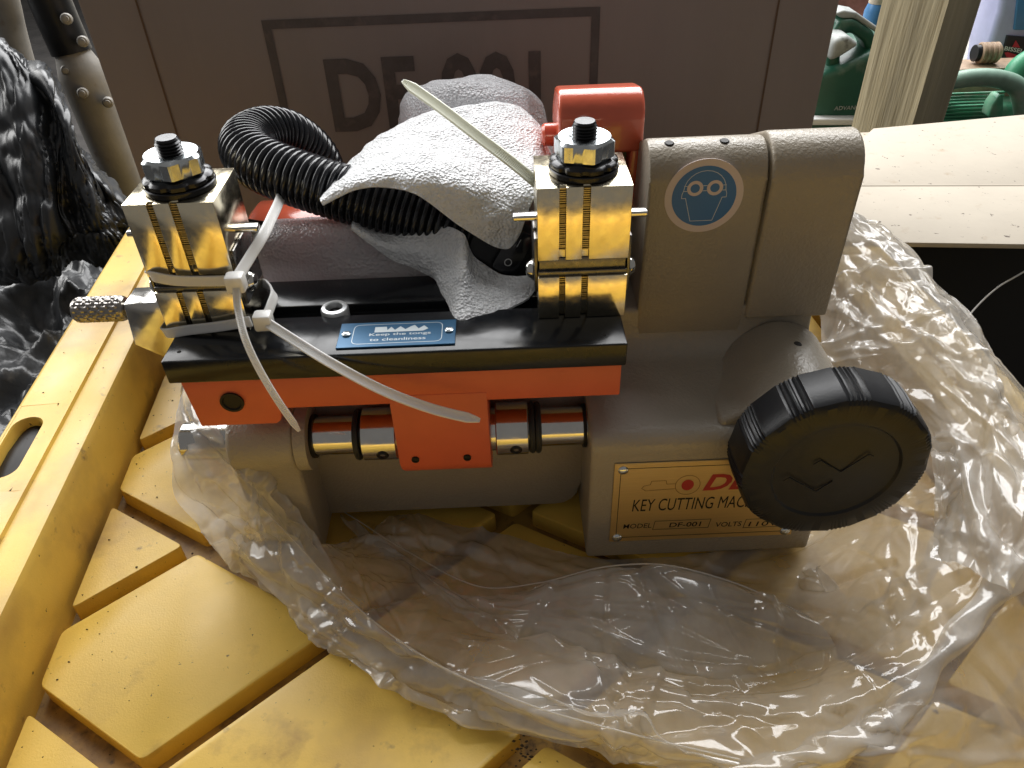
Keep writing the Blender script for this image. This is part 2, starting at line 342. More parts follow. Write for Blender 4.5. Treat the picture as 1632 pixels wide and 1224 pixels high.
# left rim, cut round the hand slot: two end pieces plus two rails beside a rounded opening
def left_rim():
    t = B(); s0, s1 = SLOTU; a0, a1 = SLOTV
    P = rim_prof(-1, V0)
    prism(t, P, 'y', U0, s0 - .012, 0); prism(t, P, 'y', s1 + .012, U1, 0)
    # inner strip and outer strip along the slot
    z0 = RZ + .0016
    inner = [p for p in P[:7]] + [(a1 + .004, z0), (a1 + .004, -.03)]
    prism(t, inner, 'y', s0 - .012, s1 + .012, 0)
    outer = [(a0 - .003, z0), (P[7][0], z0), P[8], P[9], P[10], P[11], (a0 - .003, -.07)]
    prism(t, outer, 'y', s0 - .012, s1 + .012, 0)
    # slot plate with rounded opening
    cx = (a0 + a1) / 2; r = (a1 - a0) / 2; N = 14
    inn = [(cx + r * math.cos(a), s1 - r + r * math.sin(a)) for a in [math.pi * k / N for k in range(N + 1)]] + \
          [(cx + r * math.cos(a), s0 + r + r * math.sin(a)) for a in [math.pi + math.pi * k / N for k in range(N + 1)]]
    ox0, ox1, oy0, oy1 = a0 - .003, a1 + .004, s0 - .012, s1 + .012
    def proj(p):
        dx, dy = p[0] - cx, p[1] - (s0 + s1) / 2
        k = min((ox1 - cx if dx > 0 else cx - ox0) / max(abs(dx), 1e-9), ((oy1 - oy0) / 2) / max(abs(dy), 1e-9)); return (cx + dx * k, (s0 + s1) / 2 + dy * k)
    n = len(inn); out = [proj(p) for p in inn]
    rings = [[t.verts.new((*q, z)) for q in pts] for pts, z in ((out, z0 - .0002), ([(cx + (p[0] - cx) * 1.10, (s0 + s1) / 2 + (p[1] - (s0 + s1) / 2) * 1.03) for p in inn], z0 - .0002), (inn, z0 - .0016), (inn, -.03))]
    for A, Bq in zip(rings, rings[1:]):
        for k in range(n): t.faces.new((A[k], A[(k + 1) % n], Bq[(k + 1) % n], Bq[k]))
    bmesh.ops.transform(t, matrix=TM, verts=t.verts)
    return t
obj('rim', left_rim(), YELLOW, table, 40)
obj('rim', rim_long(1, V1, U0, U1), YELLOW, table, 40)
for sgn, base in ((-1, U0), (1, U1)):
    t = B(); pr_ = rim_prof(sgn, base)
    prism(t, pr_, 'x', V0 - .0575, V1 + .0575, 0); bmesh.ops.transform(t, matrix=TM @ Matrix.Translation((0, 0, -.0004)), verts=t.verts)
    obj('rim', t, YELLOW, table, 40)
# dark glossy part seen through the hand slot
bm = B(); cv = (SLOTV[0] + SLOTV[1]) / 2; tube(bm, [TM @ Vector((cv, u, .0120 - .003 * abs(u - .087) / .03)) for u in (SLOTU[0] - .006, .07, .08, .09, .10, SLOTU[1] + .004)], .0135, 24); obj('slot_latch', bm, INK, table, 60)
# diamond pads
HW, HH, CW, CH = .0788, .0573, .0884, .0643
def clip(poly, f):
    out = []
    for i in range(len(poly)):
        a, b = poly[i], poly[(i + 1) % len(poly)]; fa, fb = f(a), f(b)
        if fa >= 0: out.append(a)
        if fa * fb < 0: k = fa / (fa - fb); out.append((a[0] + (b[0] - a[0]) * k, a[1] + (b[1] - a[1]) * k))
    return out
def shrink_round(poly, r, n=3):
    out = []
    L = len(poly)
    for i in range(L):
        p, a, b = Vector(poly[i]), Vector(poly[i - 1]), Vector(poly[(i + 1) % L])
        da, db = (a - p), (b - p); q = min(r, da.length * .4, db.length * .4)
        s, e = p + da.normalized() * q, p + db.normalized() * q
        for k in range(n + 1):
            t = k / n; out.append(tuple((1 - t) ** 2 * s + 2 * t * (1 - t) * p + t * t * e))
    return out
for i in range(-1, 7):
    for j in range(-6, 9):
        if (i + j) % 2: continue
        cx, cy = -.176 + i * CW, -.029 + j * CH
        poly = [(cx + HW, cy), (cx, cy + HH), (cx - HW, cy), (cx, cy - HH)]
        for f in (lambda p: p[0] - V0 - .0035, lambda p: V1 - .0035 - p[0], lambda p: p[1] - U0 - .0035, lambda p: U1 - .0035 - p[1]):
            poly = clip(poly, f)
            if len(poly) < 3: break
        if len(poly) < 3: continue
        ar = .5 * abs(sum(poly[k][0] * poly[(k + 1) % len(poly)][1] - poly[(k + 1) % len(poly)][0] * poly[k][1] for k in range(len(poly))))
        if ar < 2e-4: continue
        top = shrink_round(poly, .003); c0 = Vector((sum(p[0] for p in poly) / len(poly), sum(p[1] for p in poly) / len(poly)))
        b = B(); n = len(top); rings = []
        dz = random.uniform(-.0003, .0003)
        for k_, z in ((1.004, ZP - .0135), (1.002, ZP - .0020), (1.0, ZP - .0008), (.995, ZP - .0002), (.988, ZP)):
            rings.append([b.verts.new(TM @ Vector((*(c0 + (Vector(p) - c0) * k_), z + dz))) for p in top])
        for A, Bq in zip(rings, rings[1:]):
            for k in range(n): b.faces.new((A[k], A[(k + 1) % n], Bq[(k + 1) % n], Bq[k]))
        b.faces.new(rings[-1])
        obj('pad', b, YELLOW, table, 30)
for sv in (V0 - .03, V1 + .03):
    for su in (U0 - .02, U1 + .02):
        bm = B(); box(bm, sv - .025, sv + .025, su - .025, su + .025, -.75, -.0705, .004, mat4=TM); obj('leg', bm, YELLOW, table)

# ------------------------------------------------------------------ key cutting machine
MACH = thing('key_cutting_machine', (0, .07, ZP), 'tan cast key cutting machine with orange red carriage and black handwheel', 'machine')
ZB = -.004
body = B()
def arc(cy, cz, r, a0, a1, n=8): return [(cy + r * math.cos(R_(a0 + (a1 - a0) * k / n)), cz + r * math.sin(R_(a0 + (a1 - a0) * k / n))) for k in range(n + 1)]
lowprof = [(-.004, ZB), (-.004, .070)] + arc(.004, .0725, .008, 180, 100, 6) + [(.040, .0868)] + arc(.0415, .1015, .0145, 270, 360, 6) + [(.0560, .112), (.15, .112), (.15, ZB)]
prism(body, lowprof, 'x', .0355, .1525, .0022, 3, 40)
# upper housing, its outline in y-z
hprof = [(.0555, .095), (.0555, .1785)] + arc(.0695, .1785, .014, 180, 62, 10) + [(.125, .168), (.146, .14), (.1465, .095)]
prism(body, hprof, 'x', .0640, .1166, .0015, 2, 40)
prism(body, [(.0585, .095), (.0585, .165), (.0785, .184), (.12, .160), (.143, .135), (.143, .095)], 'x', .115, .1535, .002, 2)
# round boss behind the handwheel
def bossz(x):
    if x < .1335: t = max(0, min(1, (x - .096) / .0375)); return .0835 + .0195 * (t * t * (3 - 2 * t))
    return .0740 + math.sqrt(max(0, .0290 ** 2 - (x - .1335) ** 2))
bx_ = [.096 + (.1620 - .096) * k / 22 for k in range(23)]
prism(body, [(.096, .070)] + [(x, bossz(x)) for x in bx_] + [(.1624, .074), (.158, .058), (.1515, .052)], 'y', .003, .056, .0035, 3, 40)
# web between the two pedestals with rounded lower corner, left pedestal with shaft boss, rear deck
prism(body, [(-.106, .0), (.022, .0005)] + [(.022 + .0125 * math.sin(R_(a)), .013 - .0125 * math.cos(R_(a))) for a in (20, 45, 70, 90)] + [(.037, .02), (.037, .1), (-.106, .1)], 'y', .0305, .046, .0015, 2)
prism(body, [(.006, ZB), (.0045, .045), (.005, .060)] + arc(.018, .0705, .0165, 190, -10, 14) + [(.046, .060), (.05, ZB)], 'x', -.1365, -.1045, .0025, 3, 45)
lathe(body, [(.0105, 0), (.0165, 0), (.0165, .006), (.0105, .006)], (-.1045, .018, .0705), (1, 0, 0), 36)
box(body, -.134, .150, .044, .185, ZB, .058, .003)
BODY = obj('body', body, TAN, MACH, 32)
for x, y in ((.05, .012), (.137, .012), (-.12, .02), (-.12, .17), (.137, .17)):
    bm = B(); lathe(bm, [(0, 0), (.0085, 0), (.0095, .002), (.0095, .0065), (0, .0065)], (x, y, ZP), (0, 0, 1), 24); obj('rubber_foot', bm, RUBBER, MACH)
# belt cover
cprof = [(.0542, .1045), (.0540, .1785)] + arc(.0695, .1785, .0155, 180, 62, 10) + [(.126, .1695), (.147, .141), (.1475, .1045)]
bm = B(); prism(bm, cprof, 'x', .1178, .1585, .0032, 3, 40); obj('belt_cover', bm, TAN, MACH, 32)
for px, py, z in ((1058, 223, .189), (1143, 219, .189)):
    p = at(px, py, z=z); bm = B(); cyl(bm, (p.x, .0672, .1870), (0, -.15, 1), .0022, .0056, 18); obj('screw_hole', bm, INK, MACH)
p = at(1270, 548, z=.1025); bm = B(); cyl(bm, (p.x, p.y, .0990), (.12, 0, 1), .0021, .0038, 18); obj('screw_hole', bm, INK, MACH)
# orange-red carriage
bm = B()
prism(bm, [(-.1425, .1222), (.0475, .1222), (.0475, .1052), (-.0110, .1052), (-.0548, .1052), (-.1005, .1052), (-.1035, .1025), (-.1040, .0985), (-.1065, .0965), (-.1405, .0965)], 'y', -.0015, .052, .0006)
prism(bm, [(-.0018, .110), (-.0018, .068), (.001, .062), (.0065, .0555), (.015, .051), (.026, .052), (.034, .060), (.036, .075), (.036, .110)], 'x', -.0546, -.0112, .0006)
CARR = obj('carriage', bm, RED, MACH, 32)
bm = B(); lathe(bm, [(.0042, 0), (.0052, 0), (.0052, .0008), (.0042, .0008), (.0038, .0001), (0, .0001)], (-.123, -.0018, .1104), (0, -1, 0), 28); obj('plug', bm, INK, CARR)
for x in (-.0468, -.0224):
    bm = B(); lathe(bm, [(0, .0), (.0012, 0), (.0013, .0004), (.0018, .0004), (.0018, -.001)], (x, -.0021, .0711), (0, -1, 0), 20); obj('set_screw', bm, INK, CARR)
# shaft, collars, rings
bm = B(); lathe(bm, [(0, 0), (.0085, 0), (.0095, .001), (.0095, .2015), (0, .2015)], (-.1615, .018, .0705), (1, 0, 0), 48); SH = obj('shaft', bm, STEEL, MACH)
for x0, x1 in ((-.0735, -.0565), (-.0088, .0070)):
    bm = B(); lathe(bm, [(.0094, 0), (.0125, 0), (.0130, .0005), (.0130, x1 - x0 - .0005), (.0125, x1 - x0), (.0094, x1 - x0)], (x0, .018, .0705), (1, 0, 0), 48); c = obj('collar', bm, STEEL, MACH)
    xm = x0 + .010 if x0 < -.05 else x0 + .0095
    d = Vector((0, -.975, -.22)); bm = B(); lathe(bm, [(.0014, -.0008), (.0014, .0003), (.0026, .0005), (.0030, .0001), (.0030, -.002)], Vector((xm, .018, .0705)) + d * .0130, d, 18); lathe(bm, [(0, -.0006), (.0014, -.0006)], Vector((xm, .018, .0705)) + d * .0130, d, 6); obj('set_screw', bm, BLACKSTEEL, c)
for x in (-.0760, .0088, .0117):
    bm = B(); N = 40
    for k in range(N):
        for q in range(8):
            a, b_ = 2 * math.pi * k / N, 2 * math.pi * q / 8; r = .0112 + .0016 * math.cos(b_); bm.verts.new((x + .0016 * math.sin(b_), .018 + r * math.cos(a), .0705 + r * math.sin(a)))
    bm.verts.ensure_lookup_table()
    for k in range(N):
        for q in range(8): bm.faces.new([bm.verts[i] for i in (k * 8 + q, ((k + 1) % N) * 8 + q, ((k + 1) % N) * 8 + (q + 1) % 8, k * 8 + (q + 1) % 8)])
    obj('bumper_ring', bm, RUBBER, MACH)
bm = B(); lathe(bm, [(.0094, 0), (.0106, 0), (.0106, .0024), (.0094, .0024)], (-.0112, .018, .0705), (1, 0, 0), 40); obj('bushing', bm, STEEL, MACH)
for x in (-.0985, .0335):
    bm = B(); lathe(bm, [(.0096, 0), (.0108, 0), (.0108, .0016), (.0096, .0016)], (x, .018, .0705), (1, 0, 0), 40); obj('seal_ring', bm, INK, MACH)
# black rail with T-slot
bm = B(); prism(bm, [(-.003, .1225), (-.003, .1343), (.0275, .1343), (.0275, .1298), (.0362, .1298), (.0362, .1343), (.0595, .1343), (.0595, .1225)], 'x', -.1468, .0492, .0009, 2)
RAIL = obj('rail', bm, BLACKOX, MACH, 32)
ZR = .1343
bm = B(); lathe(bm, [(0, -.0016), (.0036, -.0016), (.0038, .0016), (.0042, .0020), (.0058, .0016), (.0063, .0008), (.0063, -.0045), (0, -.0045)], (-.0789, .0318, ZR), (0, 0, 1), 32); bo = obj('cap_screw', bm, ZINC_LIT, MACH)
bm = B(); lathe(bm, [(0, .0002), (.0035, .0002), (.0034, -.0004), (0, -.0004)], (-.0789, .0318, ZR - .0012), (0, 0, 1), 24); obj('socket', bm, INK, bo)
for (x, y) in ((-.141, .004), (.040, .004)):
    bm = B(); cyl(bm, (x, y, ZR - .001), (0, 0, 1), .0009, .00115, 12, .0001); obj('dowel', bm, INK, RAIL)
# blue instruction plate
bm = B(); box(bm, -.0738, -.0233, .0008, .0192, ZR, ZR + .0009, .0002, 1); PL = obj('instruction_plate', bm, PBLUE, MACH)
zt = ZR + .00098
for x, y in ((-.0705, .0105), (-.0262, .0105)):
    bm = B(); lathe(bm, [(.0019, 0), (.0019, .0006), (.0012, .0009), (.0007, .0006), (0, .0006)], (x, y, zt), (0, 0, 1), 20); obj('rivet', bm, ZINC, PL)
def outline(bm, pts, w_, n_, closed=True):
    """thin flat line on a surface with normal n_"""
    P = [Vector(p) for p in pts]; n = len(P); n_ = Vector(n_); L, Rr = [], []
    for i in range(n):
        a = P[i - 1] if (closed or i > 0) else P[i]; b = P[(i + 1) % n] if (closed or i < n - 1) else P[i]
        d1, d2 = (P[i] - a), (b - P[i]); d1 = d1.normalized() if d1.length > 1e-9 else d2.normalized(); d2 = d2.normalized() if d2.length > 1e-9 else d1
        s = (n_.cross(d1) + n_.cross(d2)); s = s.normalized() * (w_ / 2) / max(.5, s.length / 2)
        L.append(bm.verts.new(P[i] + s)); Rr.append(bm.verts.new(P[i] - s))
    for i in range(n if closed else n - 1):
        k = (i + 1) % n; bm.faces.new((L[i], L[k], Rr[k], Rr[i]))
    return bm
rr = shrink_round([(-.0676, .0030), (-.0292, .0030), (-.0292, .0172), (-.0676, .0172)], .003, 5)
bm = B(); outline(bm, [(x, y, zt) for x, y in rr], .0003, (0, 0, 1)); obj('border_line', bm, PLIGHT, PL, None, False)
bm = B(); key = [(-.0585, .0112), (-.0585, .0152), (-.0535, .0152), (-.0530, .0126), (-.0515, .0150), (-.0497, .0126), (-.0475, .0152), (-.0452, .0128), (-.0428, .0150), (-.0413, .0158), (-.0395, .0130), (-.0372, .0152), (-.0352, .0128), (-.0375, .0112)]
bm.faces.new([bm.verts.new((x, y, zt)) for x, y in key]); obj('key_blade_print', bm, PLIGHT, PL, None, False)
text('lettering', 'Keep the tongs', PLIGHT, PL, (-.0605, .0081, zt), (1, 0, 0), (0, 1, 0), .0265, .0024, bold=.012)
text('lettering', 'to cleanliness', PLIGHT, PL, (-.0600, .0048, zt), (1, 0, 0), (0, 1, 0), .0240, .0021, bold=.008)

# clamps
def clamp(x0, x1, sl_up, sl_lo, label):
    c = bpy.data.objects.new('clamp', None); COL.objects.link(c); c.parent = MACH; c['label'] = label
    c.location = Vector(((x0 + x1) / 2, .034, ZR)) - wloc(MACH)
    y0, y1, w_ = .018, .051, x1 - x0
    def jaw(nm, z0, z1, sl, tz0, tz1):
        poly = [(x0, y1), (x0, y0)]
        for a, b_ in sl: poly += [(x0 + a * w_, y0), (x0 + a * w_, y0 + .0028), (x0 + b_ * w_, y0 + .0028), (x0 + b_ * w_, y0)]
        poly += [(x1, y0), (x1, y1)]
        b = B(); prism(b, poly, 'z', z0, z1, .00028, 2); j = obj(nm, b, NICKEL, c, 30)
        b = B()
        for a, b_ in sl:
            n = int((tz1 - tz0) / .00095)
            for k in range(n):
                za = tz0 + (tz1 - tz0) * k / n; s = random.uniform(.0, .0006)
                box(b, x0 + a * w_ + .0001, x0 + b_ * w_ - .0001, y0 + .0009 + s, y0 + .0027, za + .00012, za + .00062, 0)
        obj('serration', b, SLOTMAT, j, None)
        return j
    jaw('upper_jaw', .1630, .1953, sl_up, .1672, .1948)
    jaw('lower_jaw', ZR + .0001, .1550, sl_lo, .1425, .1546)
    b = B(); box(b, x0 + .0006, x1 - .0006, y0 + .0025, y1 - .002, .1551, .1629, .0005); box(b, x0 + .0002, x1 - .0002, y0 + .0012, y0 + .004, .1551, .1572, .0003); obj('spacer', b, DSTEEL, c)
    xm, ym = (x0 + x1) / 2 + .0008, .0338
    # slotted black lock washers, nut, threaded stud
    b = B(); lathe(b, [(.005, 0), (.0138, 0), (.0142, .0004), (.0142, .0022), (.0138, .0026), (.005, .0026)], (xm, ym, .1954), (0, 0, 1), 48); obj('washer', b, BLACKSTEEL, c)
    b = B(); lathe(b, [(.005, 0), (.0130, 0), (.0138, .0005), (.0138, .0020), (.0126, .0030), (.0105, .0032), (.005, .0032)], (xm, ym, .1981), (0, 0, 1), 64, rfun=lambda r, h, a: r * (.93 if (r > .0125 and (a * 9 / math.pi) % 2 < .55) else 1)); obj('lock_washer', b, BLACKSTEEL, c)
    b = B(); zn = .2013; seg = 48
    def hexr(r, h, a):
        f = math.cos(math.pi / 6) / math.cos(((a + .3) % (math.pi / 3)) - math.pi / 6); return min(r, .0108 / math.cos(math.pi / 6) * f) if r > .007 else r
    lathe(b, [(.0048, .0), (.0104, 0), (.0125, .0011), (.0125, .0072), (.0104, .0084), (.0062, .0084), (.0050, .0076), (.0048, .0)], (xm, ym, zn), (0, 0, 1), 72, rfun=hexr); obj('hex_nut', b, ZINC, c, 25)
    b = B(); prof = [(0, -.002)]; z = -.002
    while z < .0125: prof += [(.0050, z), (.0043, z + .0006)]; z += .0012
    prof += [(.0046, z), (.0040, z + .0008), (0, z + .0008)]
    lathe(b, prof, (xm, ym, zn), (0, 0, 1), 28); obj('stud', b, BLACKSTEEL, c, 20)
    # stop tab through the upper jaw, screws and side plates at the gap
    b = B(); box(b, x0 - .0098, x1 + .0095, .0318, .0365, .1744, .1770, .0008, 3); obj('stop_tab', b, STEEL, c)
    for s, xx in ((-1, x0), (1, x1)):
        b = B(); box(b, min(xx, xx + s * .0014), max(xx, xx + s * .0014), y0 + .003, y1 - .004, .146, .172, .0005); obj('side_plate', b, DSTEEL, c)
        b = B(); lathe(b, [(0, 0), (.0042, 0), (.0042, .0012), (.0030, .0030), (.0010, .0036), (0, .0036)], (xx + s * .0014, .0280, .1535), (s, 0, 0), 24)
        lathe(b, [(.0047, .0), (.0050, .0005), (.0047, .001)], (xx + s * .0014, .0280, .1535), (s, 0, 0), 24); obj('screw', b, STEEL, c)
    return c
CR = clamp(.0128, .0506, [(.235, .305), (.485, .56)], [(.24, .305), (.49, .56)], 'right clamp with jaws facing forward beside the sticker')
CL = clamp(-.1498, -.1138, [(.265, .335), (.515, .60)], [(.26, .325), (.50, .57)], 'left clamp bound with two cable ties')
# thumb screw and bracket on the left clamp
bm = B(); prism(bm, [(-.1668, .1478), (-.1499, .1482), (-.1499, .1180), (-.1570, .1180), (-.1690, .1265)], 'y', .022, .036, .0006); br = obj('gauge_bracket', bm, STEEL, MACH)
bm = B()
N, Mx = 44, 40; L0, L1 = -.1925, -.1700; rings = []
for i in range(Mx + 1):
    t = i / Mx; x = L0 + (L1 - L0) * t
    ring = []
    for k in range(N):
        a = 2 * math.pi * k / N
        u1 = math.cos(11 * a + t * 34); u2 = math.cos(11 * a - t * 34); e = min(1, t / .06, (1 - t) / .06)
        r = .0055 + .00033 * max(u1, u2) * e - .0006 * (1 - e)
        ring.append(bm.verts.new((x, .029 + r * math.cos(a), .1415 + r * math.sin(a))))
    rings.append(ring)
for A, Bq in zip(rings, rings[1:]):
    for k in range(N): bm.faces.new((A[k], A[(k + 1) % N], Bq[(k + 1) % N], Bq[k]))
bm.faces.new(rings[0][::-1]); bm.faces.new(rings[-1]); ks = obj('thumb_screw', bm, mat('knurled_steel', (.30, .28, .26), .28, 1.0), MACH, 20)
bm = B(); cyl(bm, (-.1702, .029, .1415), (1, 0, 0), .0027, .0045, 20); obj('screw_shank', bm, STEEL, ks)
# nameplate
yp = -.0042
bm = B(); np_ = [at(970, 863, y=yp), at(984, 738, y=yp), at(1256, 726, y=yp), at(1250, 852, y=yp)]
X0, X1, Z0, Z1 = .0470, .1410, .0095, .0655
box(bm, X0, X1, yp - .0007, yp, Z0, Z1, .0002, 1); NP = obj('name_plate', bm, GOLD, MACH)
ys = yp - .00078
def npt(px, py): p = at(px, py, y=ys); return (p.x, p.z)
bm = B(); m_ = .0032; outline(bm, [(X0 + m_, ys, Z0 + m_), (X1 - m_, ys, Z0 + m_), (X1 - m_, ys, Z1 - m_), (X0 + m_, ys, Z1 - m_)], .00035, (0, -1, 0)); obj('border_line', bm, INK, NP, None, False)
for x, z in ((X0 + .0038, Z0 + .0032), (X1 - .0038, Z0 + .0032), (X0 + .0042, Z1 - .0040), (X1 - .0042, Z1 - .0040)):
    bm = B(); lathe(bm, [(.0026, -.0002), (.0025, .0005), (.0016, .0012), (0, .0014)], (x, ys, z), (0, -1, 0), 20); obj('rivet', bm, ZINC, NP, 60)
EX, EZ = (1, 0, 0), (0, 0, 1)
def nptext(s, m2, a, b_, h, **k):
    """text from pixel a (lower left) to pixel b_ (lower right), height h metres"""
    xa, za = npt(*a); xb, zb = npt(*b_); za = (za + zb) / 2; text('lettering', s, m2, NP, (xa, ys, za), EX, EZ, xb - xa, h, **k)
nptext('KEY CUTTING MACHINE', INK, (1007, 815), (1232, 807), .0086, bold=0, shear=.12)
nptext('MODEL', INK, (993, 843), (1038, 841), .0035, bold=.004, shear=.1)
nptext('DF-001', INK, (1066, 841), (1117, 838), .0035, bold=.012, shear=.1)
nptext('VOLTS', INK, (1140, 840), (1181, 838), .0035, bold=.004, shear=.1)
nptext('110V', INK, (1192, 839), (1240, 837), .0035, bold=.004, shear=.1)
nptext('DEFU', REDINK, (1119, 783), (1262, 776), .0112, bold=.03, shear=.3)
bm = B()
def para(a, b_):
    (xa, za), (xb, zb) = npt(*a), npt(*b_); k = .0008; outline(bm, [(xa, ys, za), (xb, ys, za), (xb + k, ys, za + .0063), (xa + k, ys, za + .0063)], .0003, (0, -1, 0))
para((1040, 844), (1128, 841)); para((1184, 841), (1250, 838)); obj('field_box', bm, INK, NP, None, False)
kx, kz = npt(1096, 773)
bm = B(); outline(bm, [(kx + .0060 * math.cos(a), ys, kz + .0066 * math.sin(a)) for a in [2 * math.pi * k / 28 for k in range(28)]], .00032, (0, -1, 0))
(xa, za) = npt(1023, 776)
outline(bm, [(kx - .006, ys, kz - .0022), (xa + .002, ys, kz - .0030), (xa, ys, kz - .0012), (xa + .001, ys, kz + .0005), (xa + .004, ys, kz + .0012), (xa + .0045, ys, kz + .0036), (xa + .0115, ys, kz + .0036), (xa + .012, ys, kz + .0012), (kx - .006, ys, kz + .0012)], .0003, (0, -1, 0), False); obj('key_print', bm, FAINTINK, NP, None, False)
bm = B(); bm.faces.new([bm.verts.new((kx + .0030 * math.cos(2 * math.pi * k / 24), ys - .00002, kz + .0037 * math.sin(2 * math.pi * k / 24))) for k in range(24)]); obj('key_print_dot', bm, REDINK, NP, None, False)
# safety sticker
sc_ = at(1122, 312, y=.0553); SX, SZ = sc_.x, sc_.z - .0003
def disc(r, y, m2, nm, par, inner=0, n=56, cx=None, cz=None):
    cx = SX if cx is None else cx; cz = SZ if cz is None else cz
    b = B(); o_ = [b.verts.new((cx + r * math.cos(2 * math.pi * k / n), y, cz + r * math.sin(2 * math.pi * k / n))) for k in range(n)]
    if inner:
        i_ = [b.verts.new((cx + inner * math.cos(2 * math.pi * k / n), y, cz + inner * math.sin(2 * math.pi * k / n))) for k in range(n)]
        for k in range(n): b.faces.new((o_[k], o_[(k + 1) % n], i_[(k + 1) % n], i_[k]))
    else: b.faces.new(o_)
    return obj(nm, b, m2, par, None, False)
bm = B(); lathe(bm, [(0, 0), (.0176, 0), (.0176, .0002), (0, .0002)], (SX, .0555, SZ), (0, -1, 0), 56); ST = obj('safety_sticker', bm, STPINK, MACH, 30)
disc(.0144, .05522, STBLUE, 'sticker_field', ST)
y_ = .05514
for s in (-1, 1): disc(.0036, y_, STPINK, 'goggle_ring', ST, .0021, 32, SX + s * .0044, SZ + .0040)
bm = B(); hw = .0100
head = [(SX - hw, y_, SZ + .0012)] + [(SX + hw * .94 * math.cos(R_(a)), y_, SZ + .0030 + .0092 * math.sin(R_(a))) for a in range(180, -1, -15)] + [(SX + hw, y_, SZ + .0012), (SX + hw, y_, SZ - .0006), (SX + .0082, y_, SZ - .0006), (SX + .0050, y_, SZ - .0118), (SX - .0050, y_, SZ - .0118), (SX - .0082, y_, SZ - .0006), (SX - hw, y_, SZ - .0006)]
outline(bm, head, .00028, (0, -1, 0))
for dz in (.0028, .0052):
    for a, b_ in ((-.0094, -.0079), (-.0009, .0009), (.0079, .0094)): outline(bm, [(SX + a, y_ - .00003, SZ + dz), (SX + b_, y_ - .00003, SZ + dz)], .00028, (0, -1, 0), False)
obj('head_outline', bm, STLINE, ST, None, False)
# handwheel
HWC = Vector((.1392, -.0065, .0800)); RW = .0415
def wheel_r(r, h, a):
    if r < RW - .0022: return r
    k = (a / (2 * math.pi) * 11) % 1.0
    if k < .42: return r + .0005 * math.cos(k / .42 * 5 * 2 * math.pi) - .0003
    return r - .0006 * math.sin((k - .42) / .58 * math.pi)
bm = B(); lathe(bm, [(.012, -.001), (.034, -.001), (RW - .0015, 0), (RW, .0015), (RW + .0004, .010), (RW - .0002, .0200), (RW - .0012, .0222), (RW - .0035, .0233), (.0300, .0238), (.0280, .0236), (.0270, .0224), (.0258, .0222), (.0150, .0230), (.006, .0236), (0, .0237)], HWC, (0, -1, 0), 440, rfun=wheel_r)
WHL = obj('handwheel', bm, BLACKPL, MACH, 28)
bm = B(); cyl(bm, (HWC.x, .004, HWC.z), (0, -1, 0), .0125, .0105, 32); obj('hub', bm, BLACKPL, WHL)
yw = HWC.y - .0240
def wpt(px, py): p = at(px, py, y=yw); return Vector((p.x, yw, p.z))
bm = B()
for pts in ([(1249, 767), (1258, 761), (1300, 783), (1327, 767)], [(1297, 740), (1308, 734), (1340, 752), (1385, 724), (1392, 727)]):
    P = [wpt(*q) for q in pts]; Q = [P[0]]
    for a, b_ in zip(P, P[1:]): Q += [a + (b_ - a) * k / 4 for k in range(1, 5)]
    tube(bm, Q, .00028, 6)
obj('emblem', bm, BLACKPL, WHL, 60)
# red cutter guard and parts behind the carriage
gy0 = .086
gp = [(gy0 + .006, .145), (gy0, .1805)] + arc(gy0 + .0115, .1955, .0115, 180, 78, 8) + [(gy0 + .030, .203), (gy0 + .042, .192), (gy0 + .045, .145)]
gp2 = [(gy0, .1803)] + gp[2:-1] + [(gy0 + .045, .1803)]
gleg = [(gy0 + .0066, .145), (gy0 + .0004, .1815), (gy0 + .044, .1815), (gy0 + .044, .145)]
bm = B(); prism(bm, gp2, 'x', .0262, .0660, .0020, 3, 40); prism(bm, gleg, 'x', .0266, .0525, .0012, 2, 40); prism(bm, gleg, 'x', .0602, .0656, .0010, 2, 40)
G = obj('cutter_guard', bm, REDGLOSS, MACH, 32)
bm = B(); box(bm, .0522, .0602, gy0 + .012, gy0 + .04, .14, .1804, 0); obj('recess_shade_box', bm, BLACKPL, G)  # black box put in the cut-out to darken it like shade
bm = B(); lathe(bm, [(0, 0), (.0045, 0), (.0055, .0012), (.0055, .009), (0, .009)], (.0195, gy0 + .02, .1830), (1, 0, 0), 24); obj('guard_pivot', bm, REDGLOSS, G)
bm = B(); box(bm, .030, .060, .09, .135, .05, .146, .002); obj('spindle_block', bm, TAN, MACH)
bm = B(); lathe(bm, [(0, 0), (.034, 0), (.038, .004), (.038, .088), (.034, .094), (0, .094)], (-.1330, .108, .112), (1, 0, 0), 48); obj('motor_housing', bm, REDGLOSS, MACH)
bm = B(); box(bm, -.125, -.05, .085, .135, .05, .09, .002); obj('motor_mount', bm, TAN, MACH)
bm = B(); lathe(bm, [(0, 0), (.010, 0), (.0125, .002), (.0125, .010), (.009, .012), (.009, .016), (0, .016)], (-.1490, .075, .158), (1, -.05, -.1), 32); obj('spindle_nut', bm, STEEL, MACH)
bm = B(); cyl(bm, (-.140, .0765, .157), (1, .25, -.35), .005, .03, 20); obj('spindle', bm, STEEL, MACH)

